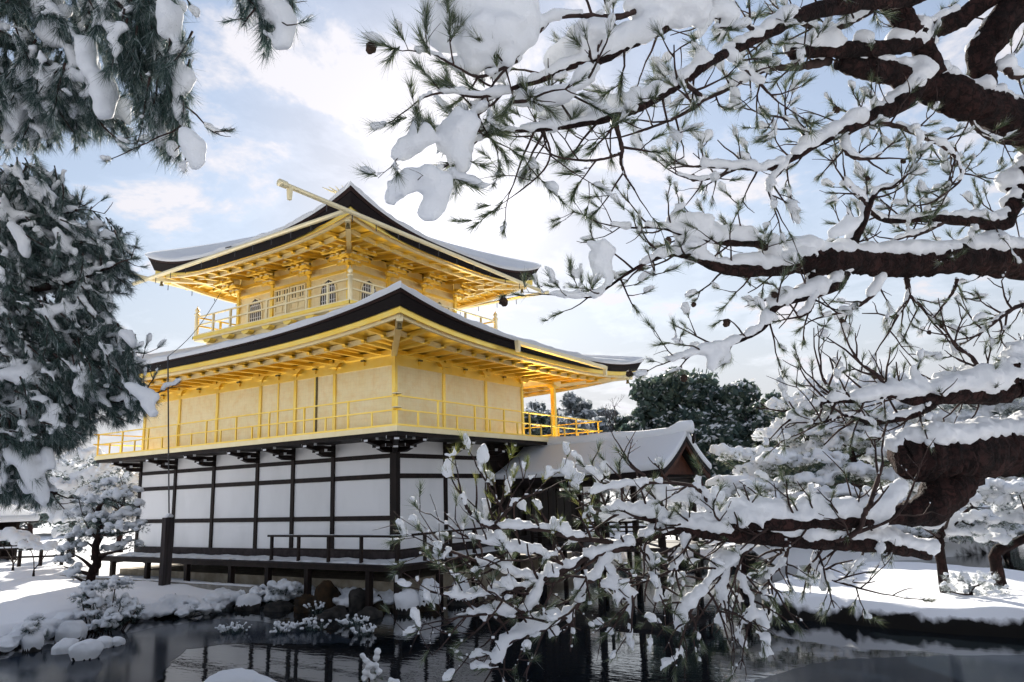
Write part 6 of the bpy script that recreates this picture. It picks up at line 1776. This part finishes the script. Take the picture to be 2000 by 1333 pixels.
mid_pine('snowy rounded pine directly right of the annex gable', 1470, 1020, 29, [(1475, 980), (1480, 940)], [(1440, 900, 40, 20), (1480, 930, 50, 24), (1520, 910, 50, 24), (1460, 960, 60, 26), (1530, 960, 60, 26), (1500, 990, 60, 24), (1430, 980, 50, 24), (1410, 890, 30, 18), (1490, 895, 40, 18)])
mid_pine('tall loose pine behind the snowy thicket right of the annex', 1560, 1000, 31, [(1565, 940), (1575, 880), (1580, 820)], [(1540, 800, 50, 26), (1590, 790, 50, 26), (1560, 840, 60, 26), (1620, 830, 50, 24), (1520, 860, 50, 24), (1580, 880, 60, 26), (1550, 900, 50, 22), (1600, 760, 40, 20)])
mid_pine('snow bowed pine behind the sawn limb at right', 1830, 1010, 30, [(1832, 960), (1840, 900)], [(1800, 930, 50, 24), (1850, 900, 60, 26), (1900, 930, 60, 26), (1790, 980, 50, 24), (1860, 970, 60, 26), (1950, 900, 60, 26), (1990, 940, 60, 26), (1930, 850, 50, 24), (1990, 860, 50, 24), (1860, 850, 50, 24)])
mid_pine('frosted pine between the annex posts and the lower bough', 1180, 1040, 33, [(1185, 1000), (1190, 960)], [(1140, 960, 50, 22), (1200, 960, 60, 24), (1260, 970, 60, 24), (1170, 1000, 60, 24), (1240, 1010, 60, 24), (1110, 1000, 50, 24), (1310, 990, 60, 24), (1360, 1000, 60, 24)], dict(mat='needles_frost'))
mid_pine('snow heaped low pine in front of the forked trunk', 1620, 1040, 26.5, [(1622, 1010), (1625, 985)], [(1580, 985, 50, 20), (1630, 975, 60, 22), (1690, 985, 60, 22), (1740, 990, 50, 20), (1600, 1010, 60, 20), (1670, 1010, 60, 20), (1540, 1005, 40, 18)])
mid_pine('bushy snowed pine filling the gap left of the sawn limb', 1760, 1030, 30, [(1758, 980), (1762, 930)], [(1740, 930, 50, 24), (1790, 900, 50, 24), (1720, 900, 40, 22), (1770, 950, 50, 22), (1710, 870, 40, 20), (1780, 870, 40, 20), (1740, 840, 40, 20), (1800, 960, 50, 22)])
mid_pine('frosted bush like pine right beside the annex eave', 1440, 1040, 24.5, [(1442, 1010), (1445, 985)], [(1420, 950, 40, 18), (1460, 960, 40, 18), (1440, 985, 50, 20), (1500, 985, 40, 18), (1400, 975, 34, 16)])
mid_pine('low snow bowed pine right of the islet shrub across the channel', 1960, 1075, 27, [(1962, 1050), (1965, 1020)], [(1930, 1020, 50, 22), (1985, 1010, 60, 22), (1900, 1040, 50, 20), (1960, 1045, 60, 22), (2010, 1040, 50, 22), (1880, 1010, 50, 20)])
mid_pine('low snow bowed pine across the channel behind the leaning islet pine', 1800, 1070, 26.8, [(1802, 1045), (1805, 1020)], [(1770, 1020, 50, 20), (1820, 1015, 60, 20), (1780, 1045, 50, 18), (1840, 1045, 50, 18), (1735, 1035, 40, 18)])
mid_pine('snow heaped thicket pine at the near tip of the middle islet', 1510, 1070, 26.6, [(1512, 1045), (1515, 1025)], [(1480, 1030, 50, 20), (1540, 1030, 50, 20), (1580, 1045, 50, 18), (1510, 1055, 60, 18), (1450, 1045, 40, 18)])
mid_pine('pale frosted pine high behind the forked trunk', 1690, 1000, 30.5, [(1692, 940), (1695, 880), (1690, 830)], [(1660, 770, 50, 24), (1720, 760, 60, 26), (1780, 790, 60, 26), (1700, 800, 60, 26), (1640, 800, 50, 24), (1760, 830, 60, 26), (1690, 840, 60, 26), (1620, 840, 50, 24)], dict(mat='needles_frost'))
mid_pine('pale frosted pine behind the upper bough at far right', 1880, 1000, 31, [(1882, 940), (1885, 880), (1880, 830)], [(1850, 790, 60, 26), (1920, 780, 60, 26), (1980, 800, 60, 26), (1880, 830, 60, 26), (1950, 840, 60, 26), (1820, 830, 50, 24), (1900, 870, 60, 26), (1990, 870, 60, 26)], dict(mat='needles_frost'))
# trees behind the left lawn
def left_tree(label, u, vb, t_, lst, mat='needles_dark', sn=0.7):
    b = at(u, vb, t_); b[2] = gz(b[0], b[1]) - 0.1
    return clump_pine('garden_pine', label, b, [b, at(u, vb - 40, t_), at(u + 8, vb - 90, t_)], [0.16, 0.12, 0.05], px_clumps(lst, t_, 1.5), dict(dens=30, sr=0.15, snow_d=sn, needle=0.18, n=10, nw=0.015, voxel=0.08, lump=0.03, mat=mat), 'trees behind the left lawn')
left_tree('snowy tree hugging the far left corner of the pavilion', 235, 1062, 30, [(235, 920, 40, 22), (260, 945, 30, 20), (200, 935, 40, 22), (225, 965, 50, 24), (260, 985, 26, 20), (190, 975, 40, 22), (245, 1020, 40, 24), (200, 1010, 40, 22), (170, 945, 40, 22)])
left_tree('snowy tree left of the shaped pine crown', 140, 1070, 32, [(140, 930, 40, 24), (110, 960, 40, 24), (150, 970, 50, 24), (120, 1000, 40, 22), (150, 1020, 50, 24), (100, 920, 40, 22), (170, 900, 40, 22), (140, 1045, 40, 20)])
left_tree('dark snowy thicket tree behind the garden shelter', 60, 1060, 38, [(60, 960, 60, 30), (20, 970, 50, 30), (90, 980, 50, 30), (40, 1000, 60, 26), (10, 1000, 50, 26), (80, 930, 60, 30), (30, 930, 60, 30), (100, 1010, 40, 24), (-20, 950, 60, 30)], 'needles_dark', 0.45)
low_bush('snow_shrub', 'rounded snow covered shrub in front of the garden shelter', 30, 1062, 26, [(20, 1050, 30, 10), (50, 1058, 20, 8), (0, 1056, 30, 10)], dict(dens=40, sr=0.16, snow_d=0.8, voxel=0.05))
low_bush('snow_shrub', 'low snowy hedge shrub between fence and shaped pine', 70, 1075, 25, [(60, 1070, 26, 8), (95, 1072, 20, 6)], dict(dens=40, sr=0.12, snow_d=0.8, voxel=0.05))

# ------------------------------------------------------------------ evergreen wood across the pond
def leaf_tree(name, label, d, l, h, rx, lobes, n, mat, size=0.32, frost=0.25, group='trees across the pond', seed=0):
    p = dl(d, l); p[2] = gz(p[0], p[1]) - 0.3
    t_ = thing(name, label, 'tree', tuple(p), group)
    V, Fq, F2 = tube_arrays([(0, 0, 0), (0.1, 0, h * 0.3), (0.0, 0.1, h * 0.6), (0.1, 0, h * 0.85)], [0.45, 0.36, 0.24, 0.08], 8)
    mesh_obj('trunk', V.tolist(), Fq.tolist() + [f[:3] for f in F2], 'far_bark', t_, True)
    r = np.random.default_rng(seed + 100)
    cs = []
    for k in range(lobes):
        a = r.uniform(0, 6.28); zz = r.uniform(0.30, 0.95)
        rr = rx * (1.05 - 0.75 * max(0, zz - 0.45)) * r.random() ** 0.5 * 0.9
        cs.append((math.cos(a) * rr, math.sin(a) * rr, zz * h, r.uniform(0.16, 0.30) * rx))
    cs = np.array(cs)
    Vb = []
    W_ = Wood()
    for c in cs:
        W_.add(catmull(np.array([[0, 0, c[2] * 0.55], [c[0] * 0.5, c[1] * 0.5, c[2] * 0.85], [c[0], c[1], c[2]]]), 5), np.linspace(0.12, 0.03, 5), 4)
    W_.build('boughs', 'far_bark', t_)
    pick = r.integers(0, lobes, n)
    dirs = r.normal(size=(n, 3)); dirs /= np.linalg.norm(dirs, axis=1)[:, None]
    P = cs[pick, :3] + dirs * cs[pick, 3:4] * (r.random((n, 1)) ** 0.4) * np.array([1.25, 1.25, 0.85])
    def quads(P, sz):
        m_ = len(P)
        a = r.normal(size=(m_, 3)); a /= np.linalg.norm(a, axis=1)[:, None]
        b = np.cross(a, r.normal(size=(m_, 3))); b /= np.linalg.norm(b, axis=1)[:, None]
        s1 = sz * r.uniform(0.6, 1.3, (m_, 1)); s2 = s1 * r.uniform(0.35, 0.7, (m_, 1))
        V = np.stack([P - a * s1, P - b * s2, P + a * s1, P + b * s2], 1).reshape(-1, 3)
        return V, np.arange(m_ * 4).reshape(-1, 4)
    V, Fc = quads(P, size)
    cr = np_obj('crown', V, Fc, mat, t_)
    cr['kind'] = 'stuff'
    m_ = int(n * frost)
    if m_:
        sel = r.choice(n, m_)
        Q = P[sel] + np.array([0, 0, 1]) * size * 0.6
        a = r.normal(size=(m_, 3)); a[:, 2] *= 0.5; a /= np.linalg.norm(a, axis=1)[:, None]
        b = np.cross(a, r.normal(size=(m_, 3))); b /= np.linalg.norm(b, axis=1)[:, None] + 1e-6
        s1 = size * r.uniform(0.4, 0.9, (m_, 1))
        V = np.stack([Q - a * s1, Q - b * s1 * 0.5, Q + a * s1, Q + b * s1 * 0.5], 1).reshape(-1, 3)
        fl = np_obj('snow_flecks', V, np.arange(m_ * 4).reshape(-1, 4), 'snow_flecks', t_)
        fl['kind'] = 'stuff'
    return t_
def far_tree(label, u, vtop, t_, wpx, n, mat, frost, seed, lobes=34, size=0.3, name='evergreen_tree'):
    """tree at depth t_ whose crown top shows at photo pixel (u, vtop)"""
    top = at(u, vtop, t_)
    f2 = np.array([AX_F[0], AX_F[1]]); f2 /= np.linalg.norm(f2); r2 = np.array([f2[1], -f2[0]])
    dxy = top[:2] - CAM[:2]
    d, l = dxy @ f2, dxy @ r2
    h = (top[2] - gz(top[0], top[1])) / 0.98
    return leaf_tree(name, label, d, l, h, wpx / 2 * t_ / FPX * 1.22, int(lobes * 1.25), n, mat, size * 1.25, frost, seed=seed)
far_tree('broad dark evergreen rising highest across the pond', 1330, 735, 64, 190, 12000, 'leaves_dark', 0.33, 1, 60)
far_tree('lower dark evergreen joined to the left side of the highest one', 1262, 795, 66, 130, 6400, 'leaves_dark', 0.42, 2, 40)
far_tree('rounded evergreen right of the highest tree behind bare twigs', 1450, 752, 62, 170, 9600, 'leaves_dark', 0.42, 3, 50)
far_tree('evergreen behind the snow laden pine on the right', 1560, 780, 62, 150, 7200, 'leaves_dark', 0.38, 4, 40)
far_tree('frosted grey tree seen right of the golden corner column', 1110, 772, 72, 120, 8000, 'leaves_frost', 0.27, 5, 44, 0.3, 'frosted_tree')
far_tree('frosted tree seen between the golden columns', 1050, 782, 74, 100, 6400, 'leaves_frost', 0.22, 6, 36, 0.3, 'frosted_tree')
far_tree('pale frosted tree under the corner bell', 1165, 790, 76, 100, 6400, 'leaves_frost', 0.30, 7, 36, 0.3, 'frosted_tree')
far_tree('low frosted tree left of the tall bare tree', 1205, 812, 68, 90, 5600, 'leaves_frost', 0.22, 8, 34, 0.3, 'frosted_tree')
far_tree('dark low tree behind the annex ridge', 1240, 830, 60, 110, 5600, 'leaves_dark', 0.30, 9, 36)
far_tree('evergreen at the right edge behind the upper bough', 1680, 770, 66, 170, 7200, 'leaves_dark', 0.45, 10, 40)
far_tree('snow dusted evergreen far right above the sawn limb', 1800, 775, 66, 180, 7200, 'leaves_dark', 0.52, 11, 40)
far_tree('last evergreen at the right border of the far wood', 1930, 770, 66, 200, 7200, 'leaves_dark', 0.52, 12, 40)
far_tree('frosted tree behind the left end of the pavilion', 150, 900, 60, 200, 6400, 'leaves_frost', 0.30, 13, 36, 0.3, 'frosted_tree')
far_tree('frosted tree at the left border beyond the lawn', 10, 890, 60, 220, 6400, 'leaves_frost', 0.30, 14, 36, 0.3, 'frosted_tree')
far_tree('evergreen hidden low behind the annex roof', 1370, 840, 56, 120, 4800, 'leaves_dark', 0.38, 15, 36)
far_tree('frosted tree filling the treeline under the right eave tip', 1140, 815, 62, 110, 5600, 'leaves_frost', 0.30, 16, 34, 0.3, 'frosted_tree')
far_tree('snow dusted dark tree left of the golden corner column', 1030, 800, 64, 90, 4800, 'leaves_dark', 0.52, 17, 34)
far_tree('small evergreen linking the highest tree and its right neighbour', 1395, 800, 66, 90, 4800, 'leaves_dark', 0.42, 18, 34)
far_tree('rounded dusted evergreen behind the frosted pines at right', 1620, 800, 58, 140, 5600, 'leaves_dark', 0.52, 19, 36)
# bare tree
def bare_tree(label, u, vtop, t_, wpx, seed):
    top = at(u, vtop, t_)
    b = np.array([top[0], top[1], gz(top[0], top[1]) - 0.2]); h = top[2] - b[2]
    t0 = thing('bare_tree', label, 'tree', tuple(b), 'trees across the pond')
    r = np.random.default_rng(seed)
    W_ = Wood()
    def br(p, d, ln, rad, lev):
        n = 4; pts = [p]; cd = d
        for k in range(n - 1):
            cd = unit(cd + r.normal(size=3) * 0.12 + UP * 0.06); pts.append(pts[-1] + cd * ln / (n - 1))
        W_.add(np.array(pts), np.linspace(rad, rad * 0.6, n), 4)
        if lev < 5:
            for _ in range(2 if lev else 4):
                br(pts[-1], unit(cd + r.normal(size=3) * 0.42), ln * r.uniform(0.6, 0.8), rad * 0.6, lev + 1)
    V, Fq, F2 = tube_arrays([(0, 0, 0), (0.05, 0, h * 0.28), (0, 0.05, h * 0.5)], [0.25, 0.2, 0.16], 7)
    mesh_obj('trunk', V.tolist(), Fq.tolist() + [f[:3] for f in F2], 'far_bark', t0, True)
    br(np.array([0, 0.05, h * 0.5]), UP, h * 0.16, 0.13, 0)
    W_.build('branches', 'far_bark', t0)
bare_tree('slender bare tree standing above the frosted trees', 1195, 765, 66, 60, 4)

sh = Snow()
bk = unit(np.array([AX_F[0], AX_F[1], 0]))
sh.s = edge_snow('', [p for p in SHORE_L], ZW + 0.16, 0.09, 0.26, 0.14, 3, (bk[0], bk[1]))
o_ = sh.build('snow_drift', None, 0.03, 0.05, 2, 0.16)
tag(o_, label='lumpy snow curling over the left bank at the waterline', kind='structure')
